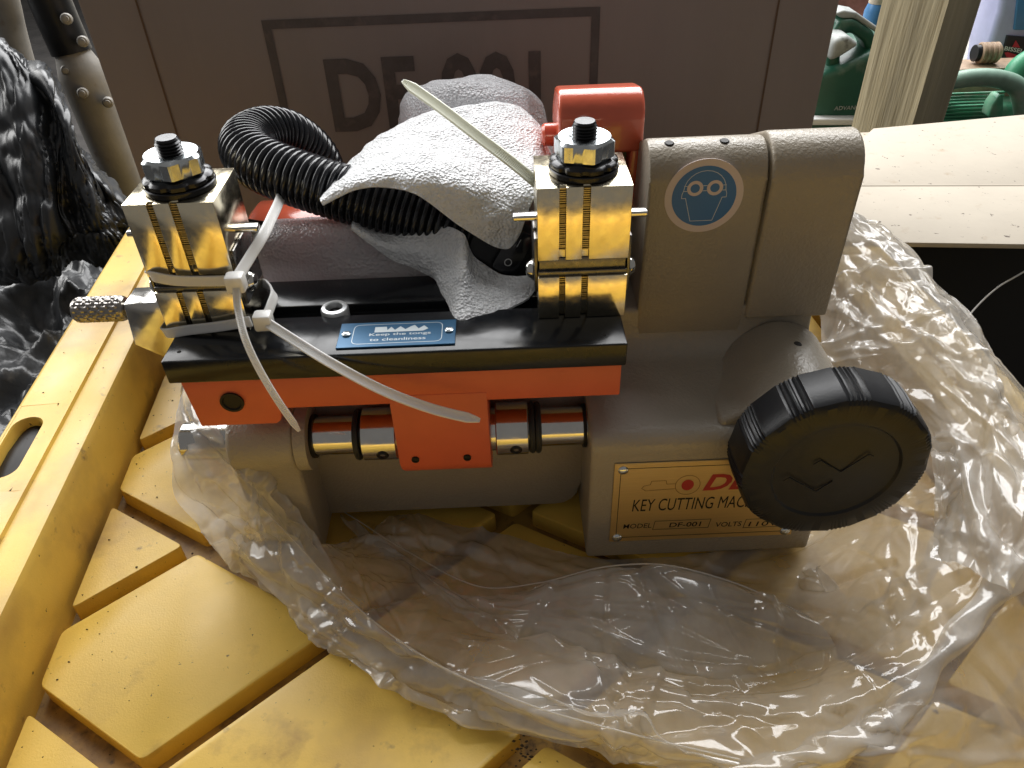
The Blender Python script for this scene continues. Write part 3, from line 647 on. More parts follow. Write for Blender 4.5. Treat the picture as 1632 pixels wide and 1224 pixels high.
# ------------------------------------------------------------------ corrugated hose with switch head
HO = thing('corrugated_hose', at(770, 400, y=.07), 'black corrugated flexible hose looping behind the clamps, ending in a switch head', 'hose')
path = [at(*q[:2], y=q[2]) for q in [(520, 330, .175), (508, 262, .165), (470, 222, .155), (428, 212, .142), (397, 226, .125), (398, 247, .108), (430, 268, .096), (490, 290, .087), (560, 312, .081), (640, 336, .077), (710, 358, .074), (765, 385, .073), (790, 405, .073)]]
fine = curve(path, 900); Ls = [0]
for a, b_ in zip(fine, fine[1:]): Ls.append(Ls[-1] + (b_ - a).length)
n = 900; tot = Ls[-1]; ribs = int(tot / .0034)
def hr(t):
    s = Ls[min(int(t * (n - 1) + .5), n - 1)] / .0034; return .0128 + .0011 * (abs(math.sin(math.pi * s)) ** .7 * 2 - 1)
obj('hose', tube(B(), fine, hr, 26), BLACKGL, HO, 60)
hc = at(792, 402, y=.073); hd = (at(835, 340, y=.06) - at(770, 440, y=.075)).normalized()
bm = B(); lathe(bm, [(0, 0), (.014, .0), (.0185, .003), (.020, .009), (.020, .022), (.017, .028), (0, .029)], hc + Vector((0, .012, 0)), (.15, -1, .28), 40); HD = obj('switch_head', bm, BLACKPL, HO)
nf = Vector((.15, -1, .28)).normalized(); sc0 = hc + Vector((0, .012, 0)) + nf * .0292 + Vector((.0035, 0, .001))
ex = Vector((.55, .0, .85)); ex = (ex - nf * ex.dot(nf)).normalized(); ez = nf.cross(ex)
M4 = Matrix((ex, ez, nf)).transposed().to_4x4(); M4.translation = sc0
bm = B(); prism(bm, shrink_round([(-.011, -.006), (.011, -.006), (.011, .006), (-.011, .006)], .002), 'z', -.0015, .0022, .0005, 2, mat4=M4); RK = obj('rocker_switch', bm, BLACKGL, HD)
bm = B(); outline(bm, [M4 @ Vector((-.0052 + .0016 * math.cos(2 * math.pi * k / 20), .0016 * math.sin(2 * math.pi * k / 20), .0023)) for k in range(20)], .00035, nf)
outline(bm, [M4 @ Vector((.003, 0, .0023)), M4 @ Vector((.0070, 0, .0023))], .0003, nf, False); obj('switch_mark', bm, WHITEPL, RK, None, False)

# ------------------------------------------------------------------ foam wrapping
def g(*pts): return [at(p[0], p[1], y=p[2]) for p in pts]
def fd(a, s=90, off=0): return lambda p, N, u, v: p + N * (fn(p, s, off) * a + fn(p, s * 2.3, off + 5) * a * .4)
rows = [g((518, 322, .092), (572, 272, .118), (650, 214, .140), (730, 196, .150), (802, 190, .155), (850, 212, .150), (872, 262, .138)),
        g((513, 315, .082), (560, 257, .104), (640, 199, .124), (727, 175, .134), (800, 169, .138), (852, 194, .132), (875, 250, .122)),
        g((512, 318, .066), (565, 274, .074), (646, 237, .088), (734, 225, .098), (802, 232, .100), (852, 242, .096), (870, 276, .088)),
        g((513, 322, .060), (572, 289, .061), (651, 272, .062), (742, 292, .060), (800, 312, .062), (846, 300, .064), (862, 308, .064)),
        g((516, 327, .059), (580, 300, .058), (655, 307, .055), (733, 360, .053), (792, 394, .053), (822, 386, .054), (846, 326, .057))]
tag(obj('foam_wrap', sheet(rows, 110, 70, fd(.0016), .0011), FOAM, None, 60), 'white packing foam draped like a tent over the black hose', 'foam', 'packing foam around the machine')
rows = [g((561, 354, .070), (608, 376, .068), (662, 370, .066), (716, 364, .062), (738, 374, .054), (754, 408, .054), (792, 436, .051), (836, 441, .048), (853, 434, .047)),
        g((560, 360, .064), (612, 390, .060), (670, 395, .058), (716, 398, .052), (739, 420, .042), (756, 440, .045), (796, 458, .044), (836, 456, .044), (855, 444, .046)),
        g((562, 366, .063), (618, 402, .060), (680, 420, .056), (711, 440, .046), (736, 465, .032), (758, 468, .0355), (800, 474, .037), (840, 466, .040), (855, 452, .045)),
        g((565, 371, .062), (626, 411, .060), (692, 440, .055), (709, 473, .040), (730, 510, .0205), (762, 506, .0225), (808, 495, .028), (842, 477, .0355), (852, 462, .0415))]
tag(obj('foam_wrap', sheet(rows, 130, 50, fd(.0012), .0011), FOAM, None, 60), 'crumpled white foam strip curling onto the black rail under the switch', 'foam', 'packing foam around the machine')
rows = [g((638, 250, .205), (652, 175, .205), (690, 150, .205), (770, 143, .205), (835, 156, .205), (868, 200, .195), (884, 250, .180)),
        g((637, 190, .190), (650, 154, .182), (695, 131, .175), (770, 126, .172), (832, 139, .175), (862, 172, .178), (882, 235, .175)),
        g((640, 215, .172), (662, 182, .158), (705, 160, .150), (772, 156, .146), (828, 166, .150), (846, 196, .164), (880, 250, .160)),
        g((642, 262, .165), (668, 240, .155), (710, 230, .146), (775, 232, .143), (830, 240, .146), (858, 262, .152), (878, 280, .150))]
tag(obj('foam_wrap', sheet(rows, 100, 60, lambda p, N, u, v: p + N * (fn(p, 70, 3) * .0022 + fn(p, 160, 8) * .0006), .0011), FOAMTHIN, None, 60), 'grey looking thin foam bundle standing behind the white foam tent', 'foam', 'packing foam around the machine')
rows = [g((400, 372, .086), (450, 352, .090), (560, 350, .090), (660, 352, .090), (770, 365, .088)),
        g((402, 380, .074), (450, 366, .073), (560, 361, .072), (660, 368, .072), (770, 380, .072)),
        g((408, 410, .068), (450, 402, .067), (560, 398, .066), (660, 402, .066), (770, 410, .066)),
        g((412, 461, .064), (450, 462, .0635), (560, 459, .0632), (660, 456, .063), (770, 452, .063))]
tag(obj('foam_wrap', sheet(rows, 80, 40, fd(.0012, 60), .0008), FOAMTHIN, None, 60), 'thin pinkish translucent foam over the red housing behind the rail', 'foam', 'packing foam around the machine')

# ------------------------------------------------------------------ cable ties
CN = Vector((0, -.62, .78))
def tie(loc, label, m2, bands, head, hsize, tail, tw, tipw=.4):
    t = thing('cable_tie', loc, label, 'cable tie', 'nylon cable ties')
    for pts, w_, nr in bands: obj('strap', ribbon(B(), curve([at(p[0], p[1], y=p[2]) for p in pts], 30), w_, .0011, nr), m2, t, 50)
    if head:
        p = at(head[0], head[1], y=head[2]); b = B(); box(b, p.x - hsize / 2, p.x + hsize / 2, p.y - hsize * .42, p.y + hsize * .42, p.z - hsize / 2, p.z + hsize / 2, hsize * .16, 2); obj('head', b, m2, t)
    n_ = 190; obj('tail', ribbon(B(), curve([at(p[0], p[1], y=p[2]) for p in tail], n_), lambda u: tw * (1 if u < .93 else 1 - (u - .93) / .07 * (1 - tipw)), .0012, CN, True), m2, t, 25)
    return t
tie(at(375, 448, y=.012), 'white cable tie through the left clamp gap, tail hanging straight down', TIE,
    [([(240, 436, .030), (241, 440, .0175), (280, 447, .0162), (330, 448, .0160), (372, 447, .0145)], .0046, (0, -1, .1)),
     ([(378, 442, .013), (398, 410, .024), (420, 374, .036), (434, 345, .052), (446, 318, .074), (450, 300, .10)], .0046, (.5, -.7, .4))],
    (376, 450, .0115), .0078,
    [(377, 456, .009), (379, 490, .004), (391, 540, -.006), (414, 590, -.012), (444, 640, -.016), (477, 687, -.019)], .0030)
tie(at(420, 511, y=.012), 'white cable tie round the lower left jaw, long tail curving across the red carriage', TIE,
    [([(262, 520, .034), (264, 531, .0175), (300, 526, .0162), (350, 520, .0158), (400, 512, .0140)], .0046, (0, -1, .2)),
     ([(424, 506, .012), (432, 486, .018), (437, 468, .026), (428, 455, .040), (415, 450, .052)], .0042, (.6, -.7, .3))],
    (420, 511, .0115), .0078,
    [(428, 516, .009), (470, 543, .003), (530, 580, -.006), (610, 622, -.011), (690, 652, -.014), (765, 670, -.016)], .0044)
tie(at(850, 285, y=.055), 'yellowish white cable tie end sticking up diagonally over the foam', TIEG, [], None, .0,
    [(905, 335, .058), (856, 292, .050), (815, 258, .054), (760, 216, .064), (700, 170, .078), (642, 129, .092)], .0050, .35)

# ------------------------------------------------------------------ cardboard box behind the machine
BY = .25
BX0, BX1 = -.2532, .2120
CB = thing('cardboard_box', ((BX0 + BX1) / 2, BY + .10, ZP), 'large brown cardboard box with DF-001 printed in a black frame, behind the machine', 'box')
bm = B(); box(bm, BX0, BX1, BY, BY + .20, ZP + .0002, .262, .0025, 2); BXO = obj('carton', bm, CARD, CB)
yb = BY - .0006
def bpt(px, py): p = at(px, py, y=yb); return Vector((p.x, yb, p.z))
a, b_ = bpt(425, 43), bpt(950, 15); zt_ = (a.z + b_.z) / 2; fx0, fx1 = a.x, b_.x
bm = B(); outline(bm, [(fx0, yb, zt_), (fx1, yb, zt_), (fx1, yb, zt_ - .14), (fx0, yb, zt_ - .14)], .0052, (0, -1, 0)); obj('printed_frame', bm, CARDINK, BXO, None, False)
a = bpt(523, 212); b_ = bpt(862, 150); top = bpt(523, 92)
text('lettering', 'DF-001', CARDINK, BXO, (bpt(524, 150).x, yb, bpt(540, 212).z), (1, 0, 0), (0, 0, 1), bpt(862, 130).x - bpt(524, 150).x, top.z - a.z, bold=.03)
for px, py in ((250, 110), (1225, 100)):
    p = bpt(px, py); bm = B(); outline(bm, [(p.x, yb, ZP + .004), (p.x, yb, .258)], .0012, (0, -1, 0), False); obj('crease', bm, mat('crease', (.13, .08, .05), .85), BXO, None, False)

# ------------------------------------------------------------------ polythene bag round the machine base
def zc(px, py, z): return at(px, py, z=z)
outer = [(300, 560, .020), (288, 640, .012), (296, 730, 0), (312, 825, -.004), (360, 895, -.006), (430, 940, -.007), (490, 1000, -.007), (560, 1055, -.007), (660, 1112, -.007), (790, 1158, -.007), (920, 1188, -.007),
         (1080, 1222, -.007), (1260, 1262, -.007), (1460, 1275, -.006), (1640, 1215, -.004), (1730, 1060, .002), (1745, 880, .012), (1690, 740, .026), (1625, 632, .036), (1545, 512, .040), (1440, 396, .042), (1380, 352, .046), (1330, 335, .05)]
crest = [(312, 566, .080), (316, 640, .086), (352, 700, .074), (402, 748, .058), (455, 806, .042), (512, 872, .026), (560, 945, .018), (620, 1005, .013), (720, 1068, .013), (850, 1128, .012), (980, 1160, .012),
         (1120, 1196, .012), (1280, 1222, .014), (1400, 1165, .020), (1500, 1030, .030), (1600, 905, .040), (1655, 800, .054), (1618, 690, .060), (1560, 585, .064), (1490, 490, .066), (1425, 410, .068), (1360, 352, .070), (1325, 340, .072)]
inner = [(345, 570, .048), (345, 640, .038), (372, 715, .020), (425, 770, .008), (500, 815, .002), (560, 850, .0), (620, 890, -.001), (690, 930, -.001), (790, 975, -.001), (900, 1005, .001), (1010, 1030, .001),
         (1120, 1050, .002), (1250, 1060, .006), (1340, 1010, .014), (1400, 930, .022), (1450, 850, .028), (1480, 770, .032), (1470, 690, .036), (1430, 610, .038), (1390, 540, .038), (1350, 470, .038), (1325, 400, .040), (1310, 360, .044)]
foot = [(372, 590, .02), (385, 660, .0), (410, 730, -.004), (460, 778, -.006), (530, 800, -.007), (590, 812, -.0078), (650, 822, -.0078), (720, 835, -.0078), (810, 850, -.0075), (880, 872, -.007), (960, 888, -.0075),
        (1060, 885, -.0075), (1180, 880, -.0075), (1262, 868, -.0070), (1310, 830, -.005), (1335, 780, -.003), (1345, 720, .002), (1335, 650, .008), (1320, 580, .012), (1310, 520, .016), (1300, 450, .02), (1290, 400, .024), (1285, 370, .028)]
def zrow(r): return [zc(*q) for q in r]
def stand(K, I_, Ft):
    for k in range(6):
        f = 1 if k < 5 else .5
        a = K[k] + Vector((.004, .007, -.022)); a.y = min(a.y, .001); b_ = Vector((max(K[k].x + .006, -.155 + .004 * k), min(.0005, a.y + .006), ZP + .0022))
        I_[k] = I_[k].lerp(a, f); Ft[k] = Ft[k].lerp(b_, f)
def mixr(a, b_, t, dz=0): return [x.lerp(y, t) + Vector((0, 0, dz)) for x, y in zip(a, b_)]
O, K, I_, Ft = zrow(outer), zrow(crest), zrow(inner), zrow(foot); stand(K, I_, Ft)
def crease(q, sc, off, wd): return max(0.0, 1 - abs(fn(q, sc, off)) / wd)
import numpy as np
rng = np.random.default_rng(11)
def film(rows, nu, nv, nseg, amp, low, lens=.030, radial=.3, seed_off=0.0, zmin=ZP + .0012, zones=False):
    """thin film through control rows, then straight pinched creases"""
    fine_ = [[crom(r, i / (nu - 1)) for i in range(nu)] for r in rows]
    G = np.array([[list(crom([fr[i] for fr in fine_], j / (nv - 1))) for i in range(nu)] for j in range(nv)])
    du = np.gradient(G, axis=1); dv = np.gradient(G, axis=0); N = np.cross(du, dv); N /= np.linalg.norm(N, axis=2, keepdims=True) + 1e-12
    D = np.array([[fn(G[j, i], 11, 1 + seed_off) * .9 + fn(G[j, i], 24, 4 + seed_off) * .12 for i in range(nu)] for j in range(nv)]) * low
    for k in range(nseg):
        j0, i0 = rng.integers(0, nv), rng.integers(0, nu)
        c = G[j0, i0]; tu = du[j0, i0] / (np.linalg.norm(du[j0, i0]) + 1e-9); tv = dv[j0, i0] / (np.linalg.norm(dv[j0, i0]) + 1e-9)
        ls, rd = lens, radial
        if zones:
            uu = i0 / nu; ls, rd = ((.011, .5) if uu < .30 else (.034, .25) if uu < .60 else (.030, .35))
            if .30 < uu < .60 and rng.random() < .45: continue
        ang = rng.normal(0, .35) + (math.pi / 2 if rng.random() < rd else 0)
        t = tu * math.cos(ang) + tv * math.sin(ang); n_ = N[j0, i0]; b_ = np.cross(n_, t)
        ln = rng.gamma(2.2, ls) + .006; wd = min(.0085, ln * rng.uniform(.03, .11) + .0010); A = wd * rng.uniform(.20, .5) * amp * rng.choice((-1, 1), p=(.3, .7))
        if zones and uu > .6: A *= .55
        q = G - c; al = q @ t; pe = q @ b_ + al * al * rng.normal(0, 3); up_ = np.abs(q @ n_)
        bend = 1 - np.clip(np.abs(al) / ln, 0, 1) ** 2
        lw = np.where(pe > 0, wd, wd * rng.uniform(.35, 1))
        D += A * np.clip(1 - np.abs(pe) / (lw * (.35 + .65 * bend)), 0, 1) * bend * (up_ < .02)
    jj = np.linspace(0, 1, nv)[:, None]
    P = G + N * D[:, :, None]
    z = P[:, :, 2]; P[:, :, 2] = np.where(z < zmin, zmin + .0002 * np.sin(P[:, :, 0] * 900) + .0003, z)
    return P
def film_into(bm, P):
    nv, nu, _ = P.shape
    V = [[bm.verts.new(P[j, i]) for i in range(nu)] for j in range(nv)]
    for j in range(nv - 1):
        for i in range(nu - 1): bm.faces.new((V[j][i], V[j][i + 1], V[j + 1][i + 1], V[j + 1][i]))
BAGROWS = [Ft, mixr(Ft, I_, .5, .002), I_, mixr(I_, K, .55, .004), K, mixr(K, O, .55, .005), O, mixr(O, K, .45, -.004)]
bm = B(); film_into(bm, film(BAGROWS, 640, 160, 360, 1.0, .007, zones=True))
# cuff edge lying over the roll, the pinched seam at the right and loose flaps of the mouth
EDGES = []
def strip(a, b_, nu, nv, nseg, amp=1.0, low=.003, hump=.004, so=3.0, lens=.028):
    A, Bq = zrow(a), zrow(b_); film_into(bm, film([A, mixr(A, Bq, .33, hump), mixr(A, Bq, .66, hump), Bq], nu, nv, nseg, amp, low, seed_off=so, lens=lens))
    EDGES.append(A)
strip([(398, 790, .048), (462, 856, .036), (540, 940, .024), (620, 1010, .020), (720, 1072, .018), (860, 1130, .018), (1010, 1172, .017), (1180, 1212, .018)],
      [(330, 838, .004), (410, 925, .002), (480, 985, .001), (560, 1045, .001), (670, 1103, .001), (800, 1150, .001), (960, 1185, .002), (1150, 1225, .004)], 260, 26, 60)
strip([(545, 815, -.004), (650, 880, .003), (760, 935, .006), (860, 930, .012), (960, 905, .020), (1060, 902, .024), (1170, 930, .022), (1290, 985, .018)],
      [(560, 850, -.005), (660, 940, -.002), (780, 1010, .002), (900, 1050, .004), (1020, 1075, .005), (1130, 1085, .006), (1240, 1075, .008), (1340, 1050, .010)], 240, 60, 46, so=7.0)
strip([(1282, 872, .002), (1300, 900, .012), (1360, 930, .016), (1420, 905, .022), (1475, 850, .036), (1490, 770, .048), (1480, 690, .055)],
      [(1240, 980, .004), (1320, 1010, .006), (1400, 1040, .010), (1470, 1010, .016), (1530, 930, .026), (1570, 840, .038), (1590, 760, .046)], 220, 70, 60, 1.2, .004, so=9.0, lens=.040)
NF1 = len(bm.faces)
strip([(1296, 345, .070), (1306, 420, .060), (1306, 500, .052), (1318, 575, .046), (1400, 615, .046), (1476, 680, .046), (1492, 780, .040), (1478, 890, .030)],
      [(1348, 338, .074), (1440, 396, .074), (1500, 470, .073), (1562, 555, .071), (1612, 645, .066), (1652, 745, .060), (1652, 860, .052), (1600, 960, .040)], 260, 80, 60, .85, .004, .006, so=13.0, lens=.06)
sm = curve([zc(*q) for q in [(1690, 830, .05), (1632, 890, .046), (1570, 960, .038), (1500, 1045, .030), (1440, 1120, .022), (1390, 1165, .016), (1310, 1195, .012), (1230, 1222, .010), (1120, 1250, .006)]], 120)
P = []
for q in range(9):
    P.append([])
for i, c in enumerate(sm):
    T = (sm[min(i + 1, 119)] - sm[max(i - 1, 0)]).normalized(); S_ = T.cross(Vector((0, 0, 1))).normalized(); w_ = .0060 + .0015 * math.sin(i * .11) + .0012 * math.sin(i * .37)
    for q in range(9):
        a = math.pi * q / 8; P[q].append(list(c + S_ * (w_ * math.cos(a)) + Vector((0, 0, 1)) * (.0034 * math.sin(a) + .0007 * math.sin(i * .5 + q))))
film_into(bm, np.array(P))
for A in EDGES[:2]: tube(bm, [p + Vector((0, 0, .0006 + .0006 * fn(p, 40, 3))) for p in curve(A, 160)], .00045, 5)  # thin tubes added along film edges as bright highlight lines
bag = obj('plastic_bag', bm, FILM, None, 80, False); bag.data.materials.append(FILM2)
mi = np.zeros(len(bag.data.polygons), dtype=np.int32); mi[NF1:] = 1; bag.data.polygons.foreach_set('material_index', mi)
tag(bag, 'crumpled clear plastic bag pushed down round the base of the machine', 'bag')

# ------------------------------------------------------------------ left side: black film, pipe
def tarp_disp(p, N, u, v):
    q = Vector((u * 5.5 - v * 1.6 + .5 * fn(p, 4, 9), v * 1.5, .4))
    d = fn(q, 1.0, 3) * .016 + crease(q, 1.5, 5, .35) * .007 + crease(q, 3.1, 8, .3) * .002 + fn(p, 9, 2) * .004 + crease(p, 10, 4, .14) * .003 + crease(q, 5.5, 11, .2) * .0022 + crease(p, 22, 6, .16) * .0020
    return p + N * d
rows = [g((-260, 40, .62), (-120, 45, .60), (-40, 55, .58), (30, 72, .56), (75, 105, .54), (118, 175, .52), (160, 255, .50), (206, 325, .49)),
        g((-260, 20, .55), (-120, 30, .53), (-40, 48, .51), (25, 80, .49), (70, 118, .47), (110, 190, .45), (152, 262, .44), (204, 330, .44)),
        g((-260, 130, .50), (-120, 140, .48), (-40, 160, .46), (25, 185, .44), (72, 215, .43), (112, 262, .42), (158, 312, .42), (208, 352, .42)),
        g((-260, 260, .46), (-120, 262, .44), (-40, 275, .42), (25, 290, .41), (75, 305, .40), (115, 330, .40), (160, 350, .40), (208, 372, .41)),
        g((-260, 390, .42), (-120, 392, .40), (-40, 400, .385), (25, 408, .375), (75, 402, .375), (115, 392, .38), (158, 384, .39), (206, 396, .40)),
        g((-260, 450, .44), (-120, 450, .42), (-40, 450, .40), (25, 450, .39), (75, 448, .39), (115, 440, .40), (158, 430, .41), (206, 440, .42))]
tag(obj('black_plastic_sheet', sheet(rows, 150, 130, tarp_disp, .0004), TARP, None, 60), 'large black plastic sheet hanging in wrinkled folds left of the box', 'plastic sheet')
def low_disp(p, N, u, v): return p + Vector((0, 0, 1)) * (ridge(p, 9, 13) * .022 + ridge(p, 22, 15) * .010 + ridge(p, 60, 17) * .003)
rows = []
for y in (.62, .48, .36, .24, .12, 0, -.12, -.24): rows.append([Vector((x, y, -.085 + .02 * math.sin(5 * x + 3 * y))) for x in (-.95, -.80, -.66, -.54, -.44, -.37)])
tag(obj('black_plastic_sheet', sheet(rows, 130, 170, low_disp, .0004), mat('grey_black_film', (.035, .037, .04), .3, var=.3, vscale=30, bump=.3, bscale=60, bdist=.003, spots=[((.16, .15, .14), 30, .6, .8)]), None, 60), 'dusty crumpled black film lying low beside the yellow table', 'plastic sheet')
PP = thing('metal_pipe', (-.33, .60, -.75), 'dusty grey metal pipe with bolts leaning between black sheet and cardboard box', 'pipe')
lo = curve([at(66, -30, y=.60), at(102, 55, y=.60), at(134, 125, y=.595), at(165, 205, y=.59), at(196, 285, y=.585), at(235, 400, y=.58), at(300, 560, y=.57)], 40)
obj('tube', tube(B(), lo, lambda t: .0165 if t < .22 else (.0165 + (t - .22) / .10 * .008 if t < .32 else .0245 - (t - .32) * .008), 28), PIPE, PP, 60)
up_ = [lo[7] + (lo[0] - lo[7]) * k / 6 * .62 for k in range(7)]
obj('black_sleeve', tube(B(), [lo[2], lo[5], lo[9]], .0205, 28), BLACKPL, PP, 60)
for (px, py, y) in ((106, 30, .578), (132, 66, .578), (132, 148, .567), (172, 163, .572), (106, 112, .58)):
    p = at(px, py, y=y); bm = B(); d = Vector((.35, -.9, .2)); lathe(bm, [(.0055, -.006), (.0055, .003), (.0045, .0048), (.0028, .005), (.0028, .010), (0, .0105)], p, d, 12); obj('bolt', bm, PIPE, PP)
P2 = curve([at(-10, -60, y=.72), at(8, 10, y=.72), at(20, 60, y=.72), at(60, 200, y=.70)], 12)
tag(obj('metal_pipe', tube(B(), P2, .017, 20), PIPE, None, 60), 'short grey pipe end at the top left corner above black sheet', 'pipe')

# ------------------------------------------------------------------ right side: white board, post, jugs, bottle, concrete
ZW = .0325
def wpt2(px, py): p = at(px, py, z=ZW); return (p.x, p.y)
WB = thing('white_cardboard', (.45, .40, ZW), 'dirty white cardboard sheet lying flat behind the bag on the right', 'cardboard')
near0, near1 = wpt2(1285, 384), wpt2(1760, 391)
mid0, mid1 = wpt2(1290, 297), wpt2(1760, 296)
far0, far1, far2 = wpt2(1392, 204), wpt2(1632, 182), wpt2(1790, 168)
far00 = wpt2(1368, 226)
bm = B(); prism(bm, [near0, near1, mid1, mid0], 'z', ZW - .004, ZW, .0006); obj('panel', bm, WHITECARD, WB)
bm = B(); prism(bm, [(mid0[0], mid0[1] + .0022), (mid1[0], mid1[1] + .0022), far2, far1, far0, far00], 'z', ZW - .0042, ZW - .0003, .0006); obj('panel', bm, WHITECARD, WB)
bm = B(); tube(bm, [Vector((mid0[0], mid0[1] + .0011, ZW - .0013)), Vector((mid1[0], mid1[1] + .0011, ZW - .0013))], .0018, 10); obj('fold', bm, WHITECARD, WB)
q = [wpt2(1262, 209), wpt2(1391, 203), wpt2(1366, 227), wpt2(1284, 296)]
bm = B(); prism(bm, q, 'z', ZW - .0075, ZW - .0045, .0006); obj('flap', bm, WHITECARD, WB)
bm = B(); box(bm, .262, .80, .30, .45, -.75, ZW - .0080, .004); tag(obj('dark_gap_block', bm, mat('dark_gap_block', (.012, .012, .012), .8), None), 'added black block painting the dark shade under the white cardboard', 'crate')  # black block added to make the shaded gap dark; also carries the board
# the thin white wire
wp = curve([Vector((near1[0] - .02, near1[1] + .02, ZW + .0008)), Vector((near1[0] - .03, near1[1] - .004, ZW + .002)), at(1648, 424, y=.24), at(1620, 440, y=.235), at(1590, 458, y=.23), at(1560, 485, y=.222), at(1535, 515, y=.21), at(1500, 560, y=.185)], 40)
tag(obj('wire', tube(B(), wp, .0007, 8), WHITEPL, None, 60), 'thin white wire curving out over the dark gap at right', 'wire')
# wooden post
pc = at(1440, 196, y=.80)
WP = B(); a0 = R_(32); hwp, hdp = .039, .046
N, Mz = 14, 70; rings = []
for i in range(Mz + 1):
    z = -.75 + (1.75) * i / Mz; ring = []
    for s in range(4):
        for k in range(N):
            t = k / N; x, y = [(-1 + 2 * t, -1), (1, -1 + 2 * t), (1 - 2 * t, 1), (-1, 1 - 2 * t)][s]
            rr_ = 1 - .04 * max(0, abs(x) + abs(y) - 1.75) * 4
            lx, ly = x * hwp * rr_, y * hdp * rr_
            dd = 1 + .035 * noise.noise(Vector((lx * 60, ly * 60, z * 2.2))) + .02 * noise.noise(Vector((lx * 150, ly * 150, z * 6)))
            lx *= dd; ly *= dd
            ring.append(WP.verts.new((pc.x - .010 + lx * math.cos(a0) - ly * math.sin(a0), pc.y + lx * math.sin(a0) + ly * math.cos(a0), z)))
    rings.append(ring)
for A, Bq in zip(rings, rings[1:]):
    for k in range(len(A)): WP.faces.new((A[k], A[(k + 1) % len(A)], Bq[(k + 1) % len(A)], Bq[k]))
WP.faces.new(rings[0][::-1]); WP.faces.new(rings[-1])
tag(obj('wooden_post', WP, WOOD, None, 45), 'weathered square wooden post behind the white cardboard', 'post')
# concrete ledge and far clutter
bm = B(); t = B()
pts = [at(1430, 96, z=-.20), at(1760, 106, z=-.20)]
prism(bm, [(pts[0].x - .8, pts[0].y + .02), (pts[1].x + 1.2, pts[1].y), (pts[1].x + 2, 6.5), (-3, 6.5)], 'z', -.75, -.20, .006); tag(obj('concrete_slab', bm, CONC, None), kind='structure')
rows = [[at(px, py + 2 * math.sin(px * .9), z=-.175) for px in range(1530, 1720, 10)] for py in (-60, -20, 8 + 0, 22)]
bm = sheet(rows, 200, 20, lambda p, N, u, v: p + Vector((0, 0, .006 * math.sin(u * 230))), .008); tag(obj('doormat', bm, MATTM, None), 'cream ribbed mat at the far top right corner', 'mat')
def silhouette(name, pts, yd, depth, m2, parent, bev=.008, hole=None):
    P = [at(px, py, y=yd) for px, py in pts]
    b = B(); prism(b, [(p.x, p.z) for p in P], 'y', yd, yd + depth, bev, 3, 25); return obj(name, b, m2, parent, 50)
J1 = thing('green_jug', at(1330, 330, y=1.02), 'dark green plastic jug with grey dusty grip, between box and wooden post', 'jug')
silhouette('jug_body', [(1250, 420), (1285, 190), (1305, 118), (1340, 108), (1420, 70), (1455, 90), (1440, 420)], 1.02, .14, GREEN, J1, .012)
silhouette('handle', [(1318, 118), (1322, 60), (1338, 32), (1362, 30), (1395, 52), (1402, 95), (1388, 100), (1378, 68), (1356, 52), (1342, 60), (1340, 112)], 1.04, .05, GREEN, J1, .008)
silhouette('neck_ridge', [(1330, 22), (1345, 16), (1366, 20), (1402, 45), (1399, 54), (1362, 30), (1342, 30)], 1.045, .04, GREY, J1, .004)
silhouette('grip', [(1322, 100), (1330, 64), (1352, 56), (1372, 72), (1340, 92)], 1.00, .07, GREY, J1, .008)
silhouette('base_strip', [(1280, 200), (1288, 190), (1380, 190), (1380, 200)], 1.0, .02, WHITEPL, J1, .002)
p = at(1329, 176, y=1.0185); text('lettering', 'ADVANCED', GREY, J1, p, (1, 0, 0), (0, 0, 1), .055, .007, bold=.01)
J2 = thing('green_jug', at(1560, 330, y=1.15), 'light green plastic jug with arched handle and ribbed body at right edge', 'jug')
hb = [(1455, 420), (1472, 185), (1482, 158), (1500, 148), (1530, 170), (1720, 165), (1720, 420)]
silhouette('jug_body', hb, 1.17, .16, GREEN2, J2, .012)
for k in range(9):
    z0 = at(1560, 150 + k * 5.2, y=1.16).z; b = B(); xa, xb = at(1515, 160, y=1.16).x, at(1600, 160, y=1.16).x
    tube(b, [Vector((xa, 1.166, z0)), Vector((xb, 1.166, z0))], .0022, 8); obj('rib', b, GREEN2, J2, 60)
arcp = curve([at(*q, y=1.13) for q in [(1478, 185), (1484, 150), (1510, 132), (1550, 124), (1592, 126), (1622, 140), (1632, 175), (1634, 230)]], 50)
obj('handle', tube(B(), arcp, lambda t: .0135 + .004 * t, 20), mat('dusty_green_handle', (.20, .32, .25), .5, var=.25, vscale=25, spots=[((.36, .35, .30), 12, .48, .7)]), J2, 60)
silhouette('grip_web', [(1575, 188), (1582, 168), (1592, 154), (1600, 152), (1600, 190)], 1.12, .03, GREEN2, J2, .004)
obj('spout', tube(B(), curve([at(*q, y=1.2) for q in [(1612, 128), (1624, 108), (1650, 92), (1700, 80)]], 12), .02, 18), GREEN2, J2, 60)
